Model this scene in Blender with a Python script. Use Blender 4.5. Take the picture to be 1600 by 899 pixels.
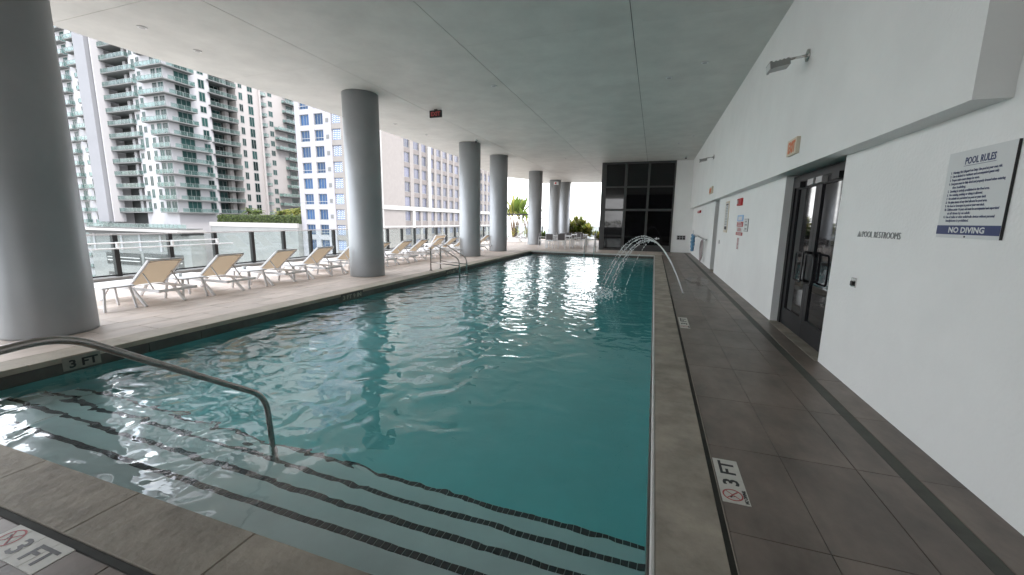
import bpy, bmesh, math, random
from mathutils import Vector, Matrix
random.seed(7)
R = math.radians
S = bpy.context.scene
COL = S.collection
for o in list(bpy.data.objects): bpy.data.objects.remove(o)

# ------------------------------------------------------------------ camera
def cam_setup():
    yaw, pitch, roll, f, h = R(-18.987), R(-9.350), R(0.766), 634.4, 1.6
    fwd = Vector((math.sin(yaw)*math.cos(pitch), math.cos(yaw)*math.cos(pitch), math.sin(pitch)))
    right = Vector((math.cos(yaw), -math.sin(yaw), 0)); up = right.cross(fwd)
    r = math.cos(roll)*right + math.sin(roll)*up
    u = -math.sin(roll)*right + math.cos(roll)*up
    m = Matrix((r, u, -fwd)).transposed().to_4x4(); m.translation = (0, 0, h)
    c = bpy.data.cameras.new('camera'); o = bpy.data.objects.new('camera', c); COL.objects.link(o)
    o.matrix_world = m; c.sensor_width = 36; c.lens = 36*f/1600
    c.clip_start = .05; c.clip_end = 20000
    S.camera = o
cam_setup()

# ------------------------------------------------------------------ sky, sun, exposure
SUN_EL, SUN_AZ = R(56), R(118)        # azimuth clockwise from +Y
w = bpy.data.worlds.new('World'); S.world = w; w.use_nodes = True
nt = w.node_tree; nt.nodes.clear()
def N(t, typ, **kw):
    n = t.nodes.new(typ)
    for k, v in kw.items(): setattr(n, k, v)
    return n
out = N(nt, 'ShaderNodeOutputWorld'); bg = N(nt, 'ShaderNodeBackground')
sky = N(nt, 'ShaderNodeTexSky', sky_type='NISHITA', sun_disc=False, sun_elevation=SUN_EL, sun_rotation=SUN_AZ)
sky.air_density = 1.3; sky.dust_density = 3.0; sky.ozone_density = 1.0
tc = N(nt, 'ShaderNodeTexCoord')
mp = N(nt, 'ShaderNodeMapping'); mp.inputs['Scale'].default_value = (1.6, 1.6, 5.0)
nz = N(nt, 'ShaderNodeTexNoise'); nz.inputs['Scale'].default_value = 2.2; nz.inputs['Detail'].default_value = 7; nz.inputs['Roughness'].default_value = .58
cr = N(nt, 'ShaderNodeValToRGB'); cr.color_ramp.elements[0].position = .42; cr.color_ramp.elements[1].position = .62
mx = N(nt, 'ShaderNodeMixRGB'); mx.inputs[2].default_value = (12.5, 12.6, 12.9, 1)
mm = N(nt, 'ShaderNodeMath', operation='MULTIPLY_ADD'); mm.inputs[1].default_value = .55; mm.inputs[2].default_value = .38
L = nt.links.new
L(tc.outputs['Generated'], mp.inputs[0]); L(mp.outputs[0], nz.inputs['Vector']); L(nz.outputs[0], cr.inputs[0])
L(cr.outputs[0], mm.inputs[0]); L(mm.outputs[0], mx.inputs[0]); L(sky.outputs[0], mx.inputs[1]); L(mx.outputs[0], bg.inputs[0]); L(bg.outputs[0], out.inputs[0])
bg.inputs[1].default_value = .10
sl = bpy.data.lights.new('sun', 'SUN'); sl.energy = 0.6; sl.angle = R(12); sl.color = (1, .96, .9)
so = bpy.data.objects.new('sun', sl); COL.objects.link(so)
sd = Vector((math.sin(SUN_AZ)*math.cos(SUN_EL), math.cos(SUN_AZ)*math.cos(SUN_EL), math.sin(SUN_EL)))
so.rotation_euler = sd.to_track_quat('Z', 'Y').to_euler(); so.location = sd*200
S.view_settings.view_transform = 'Standard'; S.view_settings.look = 'None'
S.view_settings.exposure = 2.40; S.view_settings.gamma = 1
cy = S.cycles
cy.max_bounces = 14; cy.diffuse_bounces = 6; cy.glossy_bounces = 5; cy.transmission_bounces = 8; cy.transparent_max_bounces = 24
cy.caustics_refractive = True; cy.caustics_reflective = False; cy.use_denoising = True
cy.sample_clamp_indirect = 6

# ------------------------------------------------------------------ materials
def mat(name, col, rough=.6, var=0., scale=4., metal=0., spec=.5, bump=0., bscale=60., col2=None, rnd=0., stretch=None, detail=5):
    """principled with mottled colour, fine relief and per-object variation"""
    m = bpy.data.materials.new(name); m.use_nodes = True; t = m.node_tree; b = t.nodes['Principled BSDF']
    b.inputs['Base Color'].default_value = (*col, 1); b.inputs['Roughness'].default_value = rough
    b.inputs['Metallic'].default_value = metal; b.inputs['Specular IOR Level'].default_value = spec
    l = t.links.new
    src = None
    if var or bump:
        g = N(t, 'ShaderNodeNewGeometry'); mpn = N(t, 'ShaderNodeMapping')
        if stretch: mpn.inputs['Scale'].default_value = stretch
        l(g.outputs['Position'], mpn.inputs[0])
    if var:
        n = N(t, 'ShaderNodeTexNoise'); n.inputs['Scale'].default_value = scale; n.inputs['Detail'].default_value = detail; n.inputs['Roughness'].default_value = .62
        l(mpn.outputs[0], n.inputs['Vector'])
        r = N(t, 'ShaderNodeValToRGB'); r.color_ramp.elements[0].position = .28; r.color_ramp.elements[1].position = .72
        c2 = col2 or tuple(c*(1-var) for c in col)
        r.color_ramp.elements[0].color = (*c2, 1); r.color_ramp.elements[1].color = (*[min(1, c*(1+var*.4)) for c in col], 1)
        l(n.outputs[0], r.inputs[0]); src = r.outputs[0]
    if rnd:
        oi = N(t, 'ShaderNodeObjectInfo'); mr = N(t, 'ShaderNodeMapRange'); mr.inputs[3].default_value = 1-rnd; mr.inputs[4].default_value = 1+rnd
        l(oi.outputs['Random'], mr.inputs[0])
        mu = N(t, 'ShaderNodeMixRGB', blend_type='MULTIPLY'); mu.inputs[0].default_value = 1
        if src: l(src, mu.inputs[1])
        else: mu.inputs[1].default_value = (*col, 1)
        l(mr.outputs[0], mu.inputs[2]); src = mu.outputs[0]
    if src: l(src, b.inputs['Base Color'])
    if bump:
        n2 = N(t, 'ShaderNodeTexNoise'); n2.inputs['Scale'].default_value = bscale; n2.inputs['Detail'].default_value = 6
        l(mpn.outputs[0], n2.inputs['Vector'])
        bp = N(t, 'ShaderNodeBump'); bp.inputs['Strength'].default_value = bump; bp.inputs['Distance'].default_value = .01
        l(n2.outputs[0], bp.inputs['Height']); l(bp.outputs[0], b.inputs['Normal'])
    return m
def glass(name, tint, tr=.7, diff=None, rough=.02, gl=.8, g0=.05):
    """thin architectural glass: see-through, tinted, reflecting more at grazing angles"""
    m = bpy.data.materials.new(name); m.use_nodes = True; t = m.node_tree; t.nodes.clear(); l = t.links.new
    o = N(t, 'ShaderNodeOutputMaterial'); tr_ = N(t, 'ShaderNodeBsdfTransparent'); tr_.inputs[0].default_value = (*tint, 1)
    d = N(t, 'ShaderNodeBsdfDiffuse'); d.inputs[0].default_value = (*(diff or tint), 1)
    g = N(t, 'ShaderNodeBsdfGlossy'); g.inputs['Roughness'].default_value = rough
    a = N(t, 'ShaderNodeMixShader'); a.inputs[0].default_value = 1-tr; l(tr_.outputs[0], a.inputs[1]); l(d.outputs[0], a.inputs[2])
    lw = N(t, 'ShaderNodeLayerWeight'); pw = N(t, 'ShaderNodeMath', operation='POWER'); pw.inputs[1].default_value = 5
    l(lw.outputs['Facing'], pw.inputs[0]); fr = N(t, 'ShaderNodeMath', operation='MULTIPLY_ADD'); fr.inputs[1].default_value = gl; fr.inputs[2].default_value = g0
    l(pw.outputs[0], fr.inputs[0])
    b = N(t, 'ShaderNodeMixShader'); l(fr.outputs[0], b.inputs[0]); l(a.outputs[0], b.inputs[1]); l(g.outputs[0], b.inputs[2])
    l(b.outputs[0], o.inputs[0]); return m

M = {}
M['plaster'] = mat('plaster', (.83, .835, .825), .75, .06, .9, bump=.35, bscale=38)
M['ceiling'] = mat('ceiling', (.68, .675, .645), .55, .13, 1.4, bump=.10, bscale=14, rnd=.02)
M['joint'] = mat('joint', (.10, .10, .10), .9)
M['column'] = mat('column', (.37, .385, .40), .5, .08, 1.6, metal=.35, bump=.08, bscale=9)
M['tile_grey'] = mat('tile_grey', (.185, .147, .123), .42, .46, 3.3, bump=.12, bscale=30, rnd=.10, stretch=(1, .55, 1))
M['tile_sand'] = mat('tile_sand', (.60, .51, .445), .6, .22, 3.0, bump=.12, bscale=30, rnd=.08, stretch=(1.6, .5, 1))
M['grout'] = mat('grout', (.07, .065, .06), .9)
M['grout_sand'] = mat('grout_sand', (.13, .105, .09), .9)
M['coping'] = mat('coping', (.355, .312, .258), .72, .5, 2.6, bump=.9, bscale=15, rnd=.05, detail=9)
M['coping_sand'] = mat('coping_sand', (.44, .385, .315), .7, .28, 2.6, bump=.4, bscale=38, rnd=.05, detail=9)
M['slot'] = mat('slot', (.035, .035, .03), .8, .5, 6)
M['drain'] = mat('drain', (.07, .072, .058), .6, .3, 9)
M['nosing_highlight'] = mat('nosing_highlight', (.62, .60, .58), .5, .15, 7)  # pale tone puts the bright edge highlight into the nosing colour
M['waterline'] = mat('waterline', (.095, .088, .078), .5, .3, 8)
M['pool'] = mat('pool', (.25, .66, .67), .6, .10, 1.4)
M['pool_step'] = mat('pool_step', (.66, .77, .76), .6, .12, 2.2)
M['black_tile'] = mat('black_tile', (.016, .018, .022), .3, rnd=.5)
M['black'] = mat('black', (.012, .012, .013), .45)
M['frame_dark'] = mat('frame_dark', (.016, .016, .017), .42, .2, 5, spec=.35)
M['door_alu'] = mat('door_alu', (.024, .024, .026), .42, .2, 3, spec=.3)
M['steel'] = mat('steel', (.62, .60, .58), .22, .1, 9, metal=1)
M['steel_dark'] = mat('steel_dark', (.42, .39, .37), .25, .15, 9, metal=1)
M['white_metal'] = mat('white_metal', (.74, .74, .75), .4)
M['grey_metal'] = mat('grey_metal', (.45, .44, .44), .4, metal=.2)
M['sling'] = mat('sling', (.40, .32, .23), .75, .06, 30, bump=.2, bscale=300)
t_ = M['sling'].node_tree; o_ = t_.nodes['Material Output']; p_ = t_.nodes['Principled BSDF']
tl_ = N(t_, 'ShaderNodeBsdfTranslucent'); tl_.inputs[0].default_value = (.38, .29, .20, 1); ms_ = N(t_, 'ShaderNodeMixShader'); ms_.inputs[0].default_value = .45
L2 = t_.links.new; L2(p_.outputs[0], ms_.inputs[1]); L2(tl_.outputs[0], ms_.inputs[2]); L2(ms_.outputs[0], o_.inputs[0])
M['sling_white'] = mat('sling_white', (.78, .77, .75), .75)
M['chair_dark'] = mat('chair_dark', (.12, .11, .11), .7)
M['sign_white'] = mat('sign_white', (.66, .68, .68), .4, .04, 5)
M['navy'] = mat('navy', (.018, .035, .13), .4)
M['red'] = mat('red', (.42, .015, .02), .4)
M['signred'] = mat('signred', (.40, .06, .06), .5)
M['orange'] = mat('orange', (.72, .22, .10), .5)
M['cream'] = mat('cream', (.66, .58, .46), .5)
M['marker_white'] = mat('marker_white', (.60, .585, .54), .5, .12, 14)
M['marker_old'] = mat('marker_old', (.27, .255, .22), .5, .2, 14)
M['silver'] = mat('silver', (.32, .32, .31), .35, metal=.6)
M['mullion'] = mat('mullion', (.05, .05, .05), .4, .15, 3)
M['lblue'] = mat('lblue', (.25, .45, .72), .5)
M['grey_print'] = mat('grey_print', (.30, .31, .31), .6)
M['tower_white'] = mat('tower_white', (.34, .335, .352), .8, .04, .15)
M['tower_side'] = mat('tower_side', (.33, .31, .305), .8, .05, .15)
M['fin'] = mat('fin', (.17, .174, .19), .7, .06, .3)
M['slab'] = mat('slab', (.12, .125, .125), .8)
M['recess'] = mat('recess', (.035, .038, .038), .8)
M['win_green'] = mat('win_green', (.012, .036, .034), .2, spec=.25, rnd=.8)
M['win_frame'] = mat('win_frame', (.17, .19, .19), .5)
M['bal_glass'] = glass('bal_glass', (.78, .89, .87), .88, (.13, .19, .18))
M['rail_glass'] = glass('rail_glass', (.92, .96, .955), .95, (.40, .44, .44))
M['hotel_white'] = mat('hotel_white', (.26, .257, .28), .8, .04, .2)
M['hotel_stone'] = mat('hotel_stone', (.19, .178, .17), .8, .12, 1.2)
M['beige'] = mat('beige', (.185, .170, .164), .85, .10, 1.5)
M['beige_dark'] = mat('beige_dark', (.13, .115, .112), .85, .1, 1.5)
M['band'] = mat('band', (.29, .285, .28), .7)
M['win_blue'] = mat('win_blue', (.014, .05, .125), .2, spec=.25, rnd=.35)
M['reflection_blue'] = mat('reflection_blue', (.02, .08, .24), .35, rnd=.3)  # blue part of the reflections painted into the patterned windows
M['win_violet'] = mat('win_violet', (.075, .075, .115), .2, spec=.4, rnd=.35)
M['podium'] = mat('podium', (.19, .195, .195), .8, .12, .5)
M['hedge'] = mat('hedge', (.035, .055, .016), .7, .6, 3)
M['leaf'] = mat('leaf', (.10, .135, .035), .55, .5, 2.2, rnd=.2)
M['leaf_yellow'] = mat('leaf_yellow', (.30, .29, .075), .55, .4, 2.5, rnd=.2)
for k_ in ('leaf', 'leaf_yellow'):
    t_ = M[k_].node_tree; p_ = t_.nodes['Principled BSDF']; tl_ = N(t_, 'ShaderNodeBsdfTranslucent'); ms_ = N(t_, 'ShaderNodeMixShader'); ms_.inputs[0].default_value = .42
    tl_.inputs[0].default_value = (.16, .24, .04, 1) if k_ == 'leaf' else (.45, .43, .09, 1)
    L2 = t_.links.new
    L2(p_.outputs[0], ms_.inputs[1]); L2(tl_.outputs[0], ms_.inputs[2]); L2(ms_.outputs[0], t_.nodes['Material Output'].inputs[0])
M['bark'] = mat('bark', (.17, .12, .08), .9, .4, 6)
M['ground'] = mat('ground', (.40, .40, .385), .95, .5, .012)
M['city'] = mat('city', (.42, .42, .43), .9, rnd=.25)
M['rope'] = mat('rope', (.30, .22, .22), .9)
M['blue_float'] = mat('blue_float', (.14, .30, .46), .6)

def dark_glass(name, base, spec=.5):
    m = mat(name, base, .03, spec=spec); return m
M['tint_glass'] = dark_glass('tint_glass', (.006, .006, .007), .5)
M['door_glass'] = dark_glass('door_glass', (.010, .010, .012), .75)

def spray_mat():
    m = bpy.data.materials.new('water_spray'); m.use_nodes = True; t = m.node_tree; t.nodes.clear(); l = t.links.new
    o = N(t, 'ShaderNodeOutputMaterial'); a = N(t, 'ShaderNodeBsdfTransparent'); d = N(t, 'ShaderNodeBsdfPrincipled')
    d.inputs['Base Color'].default_value = (.92, .94, .95, 1); d.inputs['Roughness'].default_value = .15
    x = N(t, 'ShaderNodeMixShader'); x.inputs[0].default_value = .85
    l(a.outputs[0], x.inputs[1]); l(d.outputs[0], x.inputs[2]); l(x.outputs[0], o.inputs[0]); return m
M['spray'] = spray_mat()

def water_mat():
    m = bpy.data.materials.new('pool_water'); m.use_nodes = True; t = m.node_tree; t.nodes.clear(); l = t.links.new
    o = N(t, 'ShaderNodeOutputMaterial')
    rf = N(t, 'ShaderNodeBsdfRefraction'); rf.inputs['IOR'].default_value = 1.333; rf.inputs['Roughness'].default_value = 0
    gl = N(t, 'ShaderNodeBsdfGlossy'); gl.inputs['Roughness'].default_value = .0; gl.inputs[0].default_value = (1, 1, 1, 1)
    lw = N(t, 'ShaderNodeLayerWeight'); pw = N(t, 'ShaderNodeMath', operation='POWER'); pw.inputs[1].default_value = 3.8
    fa = N(t, 'ShaderNodeMath', operation='MULTIPLY_ADD'); fa.inputs[1].default_value = .9; fa.inputs[2].default_value = .045
    l(lw.outputs['Facing'], pw.inputs[0]); l(pw.outputs[0], fa.inputs[0])
    g = N(t, 'ShaderNodeMixShader'); l(fa.outputs[0], g.inputs[0]); l(rf.outputs[0], g.inputs[1]); l(gl.outputs[0], g.inputs[2])
    geo = N(t, 'ShaderNodeNewGeometry')
    def wave(scale, stretch, detail, dist):
        mp = N(t, 'ShaderNodeMapping'); mp.inputs['Scale'].default_value = stretch; l(geo.outputs['Position'], mp.inputs[0])
        n = N(t, 'ShaderNodeTexNoise'); n.inputs['Scale'].default_value = scale; n.inputs['Detail'].default_value = detail
        n.inputs['Roughness'].default_value = .45; n.inputs['Distortion'].default_value = dist
        l(mp.outputs[0], n.inputs['Vector']); return n.outputs[0]
    a = wave(2.5, (1, 1.0, 1), .6, 1.0); b = wave(6.0, (.8, 1.25, 1), 1.0, .7)
    # ripples are livelier away from the calm near-right corner
    sx = N(t, 'ShaderNodeSeparateXYZ'); l(geo.outputs['Position'], sx.inputs[0])
    fade = N(t, 'ShaderNodeMapRange'); fade.inputs[1].default_value = -.9; fade.inputs[2].default_value = -2.9; fade.inputs[3].default_value = .36; fade.inputs[4].default_value = 1.0
    l(sx.outputs[0], fade.inputs[0])
    far = N(t, 'ShaderNodeMapRange'); far.inputs[1].default_value = 3.5; far.inputs[2].default_value = 10.0; far.inputs[3].default_value = .15; far.inputs[4].default_value = .42
    l(sx.outputs[1], far.inputs[0])
    m1 = N(t, 'ShaderNodeMath', operation='MULTIPLY_ADD'); l(far.outputs[0], m1.inputs[1]); l(b, m1.inputs[0]); l(a, m1.inputs[2])
    c = wave(17, (.8, 1.2, 1), 1.0, .3); m3 = N(t, 'ShaderNodeMath', operation='MULTIPLY_ADD'); m3.inputs[1].default_value = .022; l(c, m3.inputs[0]); l(m1.outputs[0], m3.inputs[2]); m1 = m3
    m2 = N(t, 'ShaderNodeMath', operation='MULTIPLY'); l(m1.outputs[0], m2.inputs[0]); l(fade.outputs[0], m2.inputs[1])
    bp = N(t, 'ShaderNodeBump'); bp.inputs['Strength'].default_value = 1.0; bp.inputs['Distance'].default_value = .037
    l(m2.outputs[0], bp.inputs['Height']); [l(bp.outputs[0], q.inputs['Normal']) for q in (rf, gl, lw)]
    va = N(t, 'ShaderNodeVolumeAbsorption'); va.inputs[0].default_value = (.22, .90, .90, 1); va.inputs[1].default_value = .30
    l(g.outputs[0], o.inputs[0]); l(va.outputs[0], o.inputs[1]); return m
M['water'] = water_mat()

# ------------------------------------------------------------------ mesh helpers
class MB:
    def __init__(s): s.v = []; s.f = []; s.m = []; s.sm = []
    def add(s, vs, fs, mi=0, smooth=False):
        n = len(s.v); s.v += [tuple(v) for v in vs]; s.f += [tuple(i+n for i in f) for f in fs]
        s.m += [mi]*len(fs); s.sm += [smooth]*len(fs); return s
    def box(s, x0, x1, y0, y1, z0, z1, mi=0):
        if x0 > x1: x0, x1 = x1, x0
        if y0 > y1: y0, y1 = y1, y0
        if z0 > z1: z0, z1 = z1, z0
        v = [(x0,y0,z0),(x1,y0,z0),(x1,y1,z0),(x0,y1,z0),(x0,y0,z1),(x1,y0,z1),(x1,y1,z1),(x0,y1,z1)]
        return s.add(v, [(0,3,2,1),(4,5,6,7),(0,1,5,4),(1,2,6,5),(2,3,7,6),(3,0,4,7)], mi)
    def slabtile(s, x0, x1, y0, y1, z0, z1, c=.004, mi=0):
        """box with a chamfered top edge"""
        v = [(x0,y0,z0),(x1,y0,z0),(x1,y1,z0),(x0,y1,z0),(x0,y0,z1-c),(x1,y0,z1-c),(x1,y1,z1-c),(x0,y1,z1-c),
             (x0+c,y0+c,z1),(x1-c,y0+c,z1),(x1-c,y1-c,z1),(x0+c,y1-c,z1)]
        return s.add(v, [(0,3,2,1),(0,1,5,4),(1,2,6,5),(2,3,7,6),(3,0,4,7),(4,5,9,8),(5,6,10,9),(6,7,11,10),(7,4,8,11),(8,9,10,11)], mi)
    def bar(s, p, q, w, h=None, mi=0, up=(0,0,1)):
        p, q = Vector(p), Vector(q); d = (q-p).normalized(); u = Vector(up)
        if abs(d.dot(u)) > .98: u = Vector((1,0,0))
        a = d.cross(u).normalized(); b = a.cross(d).normalized(); h = h or w
        v = [c + a*(w/2*i) + b*(h/2*j) for c in (p, q) for i, j in ((-1,-1),(1,-1),(1,1),(-1,1))]
        return s.add(v, [(0,1,2,3),(7,6,5,4),(0,4,5,1),(1,5,6,2),(2,6,7,3),(3,7,4,0)], mi)
    def tube(s, pts, r, n=8, mi=0, caps=True):
        pts = [Vector(p) for p in pts]; rings = []; rs = r if isinstance(r, (list, tuple)) else [r]*len(pts)
        d0 = (pts[1]-pts[0]).normalized(); a = d0.orthogonal().normalized()
        vs = []
        for i, p in enumerate(pts):
            d = ((pts[min(i+1, len(pts)-1)]-p).normalized() + (p-pts[max(i-1, 0)]).normalized())
            d = d.normalized() if d.length > 1e-6 else d0
            a = (a - d*a.dot(d)); a = a.normalized() if a.length > 1e-6 else d.orthogonal().normalized()
            b = d.cross(a)
            vs += [p + (a*math.cos(2*math.pi*k/n) + b*math.sin(2*math.pi*k/n))*rs[i] for k in range(n)]
        fs = [(i*n+k, i*n+(k+1) % n, (i+1)*n+(k+1) % n, (i+1)*n+k) for i in range(len(pts)-1) for k in range(n)]
        s.add(vs, fs, mi, True)
        if caps:
            m = len(s.v)-len(vs); e = (len(pts)-1)*n
            s.f += [tuple(m+k for k in reversed(range(n))), tuple(m+e+k for k in range(n))]; s.m += [mi]*2; s.sm += [False]*2
        return s
    def cyl(s, x, y, z0, z1, r, n=48, mi=0): return s.tube([(x,y,z0),(x,y,z1)], r, n, mi)
    def blob(s, c, r, mi=0, sq=1.0):
        c = Vector(c); t = (1+5**.5)/2
        vs = [Vector(v).normalized() for v in ((-1,t,0),(1,t,0),(-1,-t,0),(1,-t,0),(0,-1,t),(0,1,t),(0,-1,-t),(0,1,-t),(t,0,-1),(t,0,1),(-t,0,-1),(-t,0,1))]
        fs = [(0,11,5),(0,5,1),(0,1,7),(0,7,10),(0,10,11),(1,5,9),(5,11,4),(11,10,2),(10,7,6),(7,1,8),(3,9,4),(3,4,2),(3,2,6),(3,6,8),(3,8,9),(4,9,5),(2,4,11),(6,2,10),(8,6,7),(9,8,1)]
        return s.add([c+Vector((v.x*r, v.y*r, v.z*r*sq)) for v in vs], fs, mi, True)
    def prism(s, poly, z0, z1, mi=0):
        n = len(poly); v = [(x,y,z0) for x, y in poly] + [(x,y,z1) for x, y in poly]
        return s.add(v, [tuple(reversed(range(n))), tuple(range(n, 2*n))] + [(i, (i+1) % n, n+(i+1) % n, n+i) for i in range(n)], mi)
    def mesh(s, name, mats, org=(0,0,0)):
        me = bpy.data.meshes.new(name); ox, oy, oz = org
        me.from_pydata([(x-ox, y-oy, z-oz) for x, y, z in s.v], [], s.f)
        for m in (mats if isinstance(mats, (list, tuple)) else [mats]): me.materials.append(M[m])
        me.polygons.foreach_set('material_index', s.m); me.polygons.foreach_set('use_smooth', s.sm); me.update(); return me
    def build(s, name, mats, parent=None, org=None):
        if org is None: org = wloc(parent)
        return inst(s.mesh(name, mats, org), name, parent)
def wloc(o):
    l = Vector((0,0,0))
    while o is not None: l += o.location; o = o.parent
    return l
def inst(me, name, parent=None, loc=(0,0,0), rz=0):
    o = bpy.data.objects.new(name, me); COL.objects.link(o)
    if parent is not None: o.parent = parent
    o.location = loc
    if rz: o.rotation_euler.z = rz
    return o
def tag(o, label=None, cat=None, group=None, kind=None):
    for k, v in (('label', label), ('category', cat), ('group', group), ('kind', kind)):
        if v: o[k] = v
    return o
def thing(name, label, cat, loc=(0,0,0), group=None, rz=0):
    o = bpy.data.objects.new(name, None); COL.objects.link(o); o.location = loc; o.empty_display_size = .2
    if rz: o.rotation_euler.z = rz
    return tag(o, label, cat, group)
def struct(name, loc=(0,0,0)):
    o = bpy.data.objects.new(name, None); COL.objects.link(o); o.location = loc; o['kind'] = 'structure'; return o
def dup(o, parent=None):
    c = o.copy(); COL.objects.link(c)
    if parent is not None: c.parent = parent
    for ch in list(o.children): dup(ch, c)
    return c
_fontcache = {}
def text(body, size, mat_name, parent, origin, right, up, depth=.002, name='lettering', align='LEFT', width=None, bold=0.0, shear=0):
    """flat lettering: right/up are world axes of the writing; parent unrotated"""
    cu = bpy.data.curves.new('txt', 'FONT'); cu.body = body; cu.size = size; cu.align_x = align; cu.extrude = depth/2; cu.offset = bold; cu.shear = shear
    cu.resolution_u = 2
    to = bpy.data.objects.new('txt', cu); COL.objects.link(to)
    bpy.context.view_layer.update()
    me = bpy.data.meshes.new_from_object(to.evaluated_get(bpy.context.evaluated_depsgraph_get()))
    bpy.data.objects.remove(to); bpy.data.curves.remove(cu)
    if width:
        xs = [v.co.x for v in me.vertices]; k = width/max(1e-6, max(xs)-min(xs))
        for v in me.vertices: v.co.x *= k
    r, u = Vector(right), Vector(up); n = r.cross(u)
    o = Vector(origin) - wloc(parent)
    for v in me.vertices:
        c = v.co.copy(); v.co = o + r*c.x + u*c.y + n*(c.z+depth/2)
    me.materials.clear(); me.materials.append(M[mat_name]); me.name = name
    return inst(me, name, parent)

H = 4.888          # ceiling height
WX, UX = 1.94, 1.75  # lower wall face, upper wall face
# ------------------------------------------------------------------ ground and city floor
tag(MB().add([(-6000,-3000,-36),(6000,-3000,-36),(6000,9000,-36),(-6000,9000,-36)], [(0,1,2,3)]).build('ground', 'ground'), kind='structure')

# ------------------------------------------------------------------ pool basin, steps, water
PX0, PX1, PY0, PY1, WZ = -6.24, .086, 1.325, 21.3, -.17
basin = struct('pool_basin')
b = MB()
b.box(PX0-.3, PX1+.3, PY0-.3, PY1+.3, -1.30, -1.08)
b.box(PX0-.3, PX0, PY0-.3, PY1+.3, -1.08, -.245); b.box(PX1, PX1+.3, PY0-.3, PY1+.3, -1.08, -.245)
b.box(PX0, PX1, PY0-.3, PY0, -1.08, -.245); b.box(PX0, PX1, PY1, PY1+.3, -1.08, -.245)
b.build('basin_shell', 'pool', basin)
EDG = [1.755, 2.045, 2.335, 2.615]; TZ = [-.33, -.50, -.67, -.84]
prev = PY0
tile_me = MB().slabtile(-.0225, .0225, -.024, .024, 0, .006, .003).mesh('tile', 'black_tile')
strip_rest = MB(); nt_ = 0
for k, (e, z) in enumerate(zip(EDG, TZ)):
    st = MB().box(PX0+.001, PX1-.001, prev, e, -1.079, z).build('pool_step', 'pool_step', basin); prev = e
    nx = int((PX1-PX0)/.0485)
    for i in range(nx):
        x = PX1 - .026 - i*.0485
        if (k < 2 or (k == 2 and i < 36)) and nt_ < 296:
            inst(tile_me, 'tile', st, (x, e-.027, z)); nt_ += 1
        else:
            strip_rest.slabtile(x-.0225, x+.0225, e-.051, e-.003, z, z+.006, .003)
tag(strip_rest.build('tile_strip', 'black_tile', basin), kind='stuff')
# waterline band (dark tile course) on each inner face
b = MB()
t = .012
for i in range(30):
    y0 = PY0+.02+i*(PY1-PY0-.04)/30; y1 = PY0+.02+(i+1)*(PY1-PY0-.04)/30-.005
    b.box(PX0, PX0+t, y0, y1, -.245, -.062); b.box(PX1-t, PX1, y0, y1, -.245, -.062)
for i in range(10):
    x0 = PX0+t+i*(PX1-PX0-2*t)/10; x1 = x0+(PX1-PX0-2*t)/10-.005
    b.box(x0, x1, PY0, PY0+t, -.245, -.062); b.box(x0, x1, PY1-t, PY1, -.245, -.062)
b.build('waterline_tile', 'waterline', basin)
# water body
b = MB()
b.box(PX0-.004, PX1+.004, PY0-.004, PY1+.004, -1.085, WZ)
tag(b.build('pool_water', 'water'), kind='structure')

# ------------------------------------------------------------------ decks
SLX0, SLX1 = .442, .475          # slot drain along the right coping
# foundations under everything, with a hole for the pool
fd = MB()
fd.box(-13.0, PX0-.31, -6, 40, -.30, -.012); fd.box(PX1+.31, 2.3, -6, 24.3, -.30, -.012)
fd.box(PX0-.31, PX1+.31, -6, PY0-.31, -.30, -.012); fd.box(PX0-.31, PX1+.31, PY1+.31, 40, -.30, -.012)
tag(fd.build('deck_slab', 'grout_sand'), kind='structure')
# grey walkway on the right and in front
walk = struct('walkway')
gb = MB(); gb.box(SLX1+.001, WX+.3, -6, 24.2, -.0118, -.006); gb.box(-9, SLX0, -6, .955, -.0118, -.006)
gb.build('grout_bed', 'grout', walk)
tcache = {}
def tile(parent, x0, x1, y0, y1, mname, z1=0., name='tile', z0=-.0058, g=.002):
    key = (round(x1-x0, 3), round(y1-y0, 3), mname, z0, z1)
    if key not in tcache:
        dx, dy = (x1-x0)/2-g, (y1-y0)/2-g
        tcache[key] = MB().slabtile(-dx, dx, -dy, dy, z0, z1, .002).mesh(name, mname)
    return inst(tcache[key], name, parent, ((x0+x1)/2, (y0+y1)/2, random.uniform(-.0006, .0006)))
YR = [2.18+.9*k for k in range(-6, 25)]
xc = [SLX1+.004, .93, 1.37, 1.613]
for y in YR:
    y1 = min(y+.9, 24.04)
    if y1-y < .2: continue
    for a, c in zip(xc[:-1], xc[1:]): tile(walk, a, c, y, y1, 'tile_grey')
    tile(walk, 1.705, WX+.05, y, y1, 'tile_grey')
    MB().box(1.6135, 1.7045, y+.001, y1-.001, -.0058, -.003).build('drain_channel', 'drain', walk)
for i in range(20):                                   # front deck row
    x1 = SLX0-.02-(i)*.45
    for j in range(3):
        if x1-.45 > -9: tile(walk, x1-.45, x1, .05-.9*j, .95-.9*j, 'tile_grey')
MB().box(SLX0+.002, SLX1, -3, 21.1, -.0116, -.0066).build('slot_drain', 'slot', walk)
MB().box(-7, SLX0, .957, .992, -.0116, -.0066).build('slot_drain', 'slot', walk)
MB().box(SLX1-.001, SLX1+.0025, -3, 21.1, -.0121, .0015).build('drain_edge', 'coping', walk)
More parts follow.
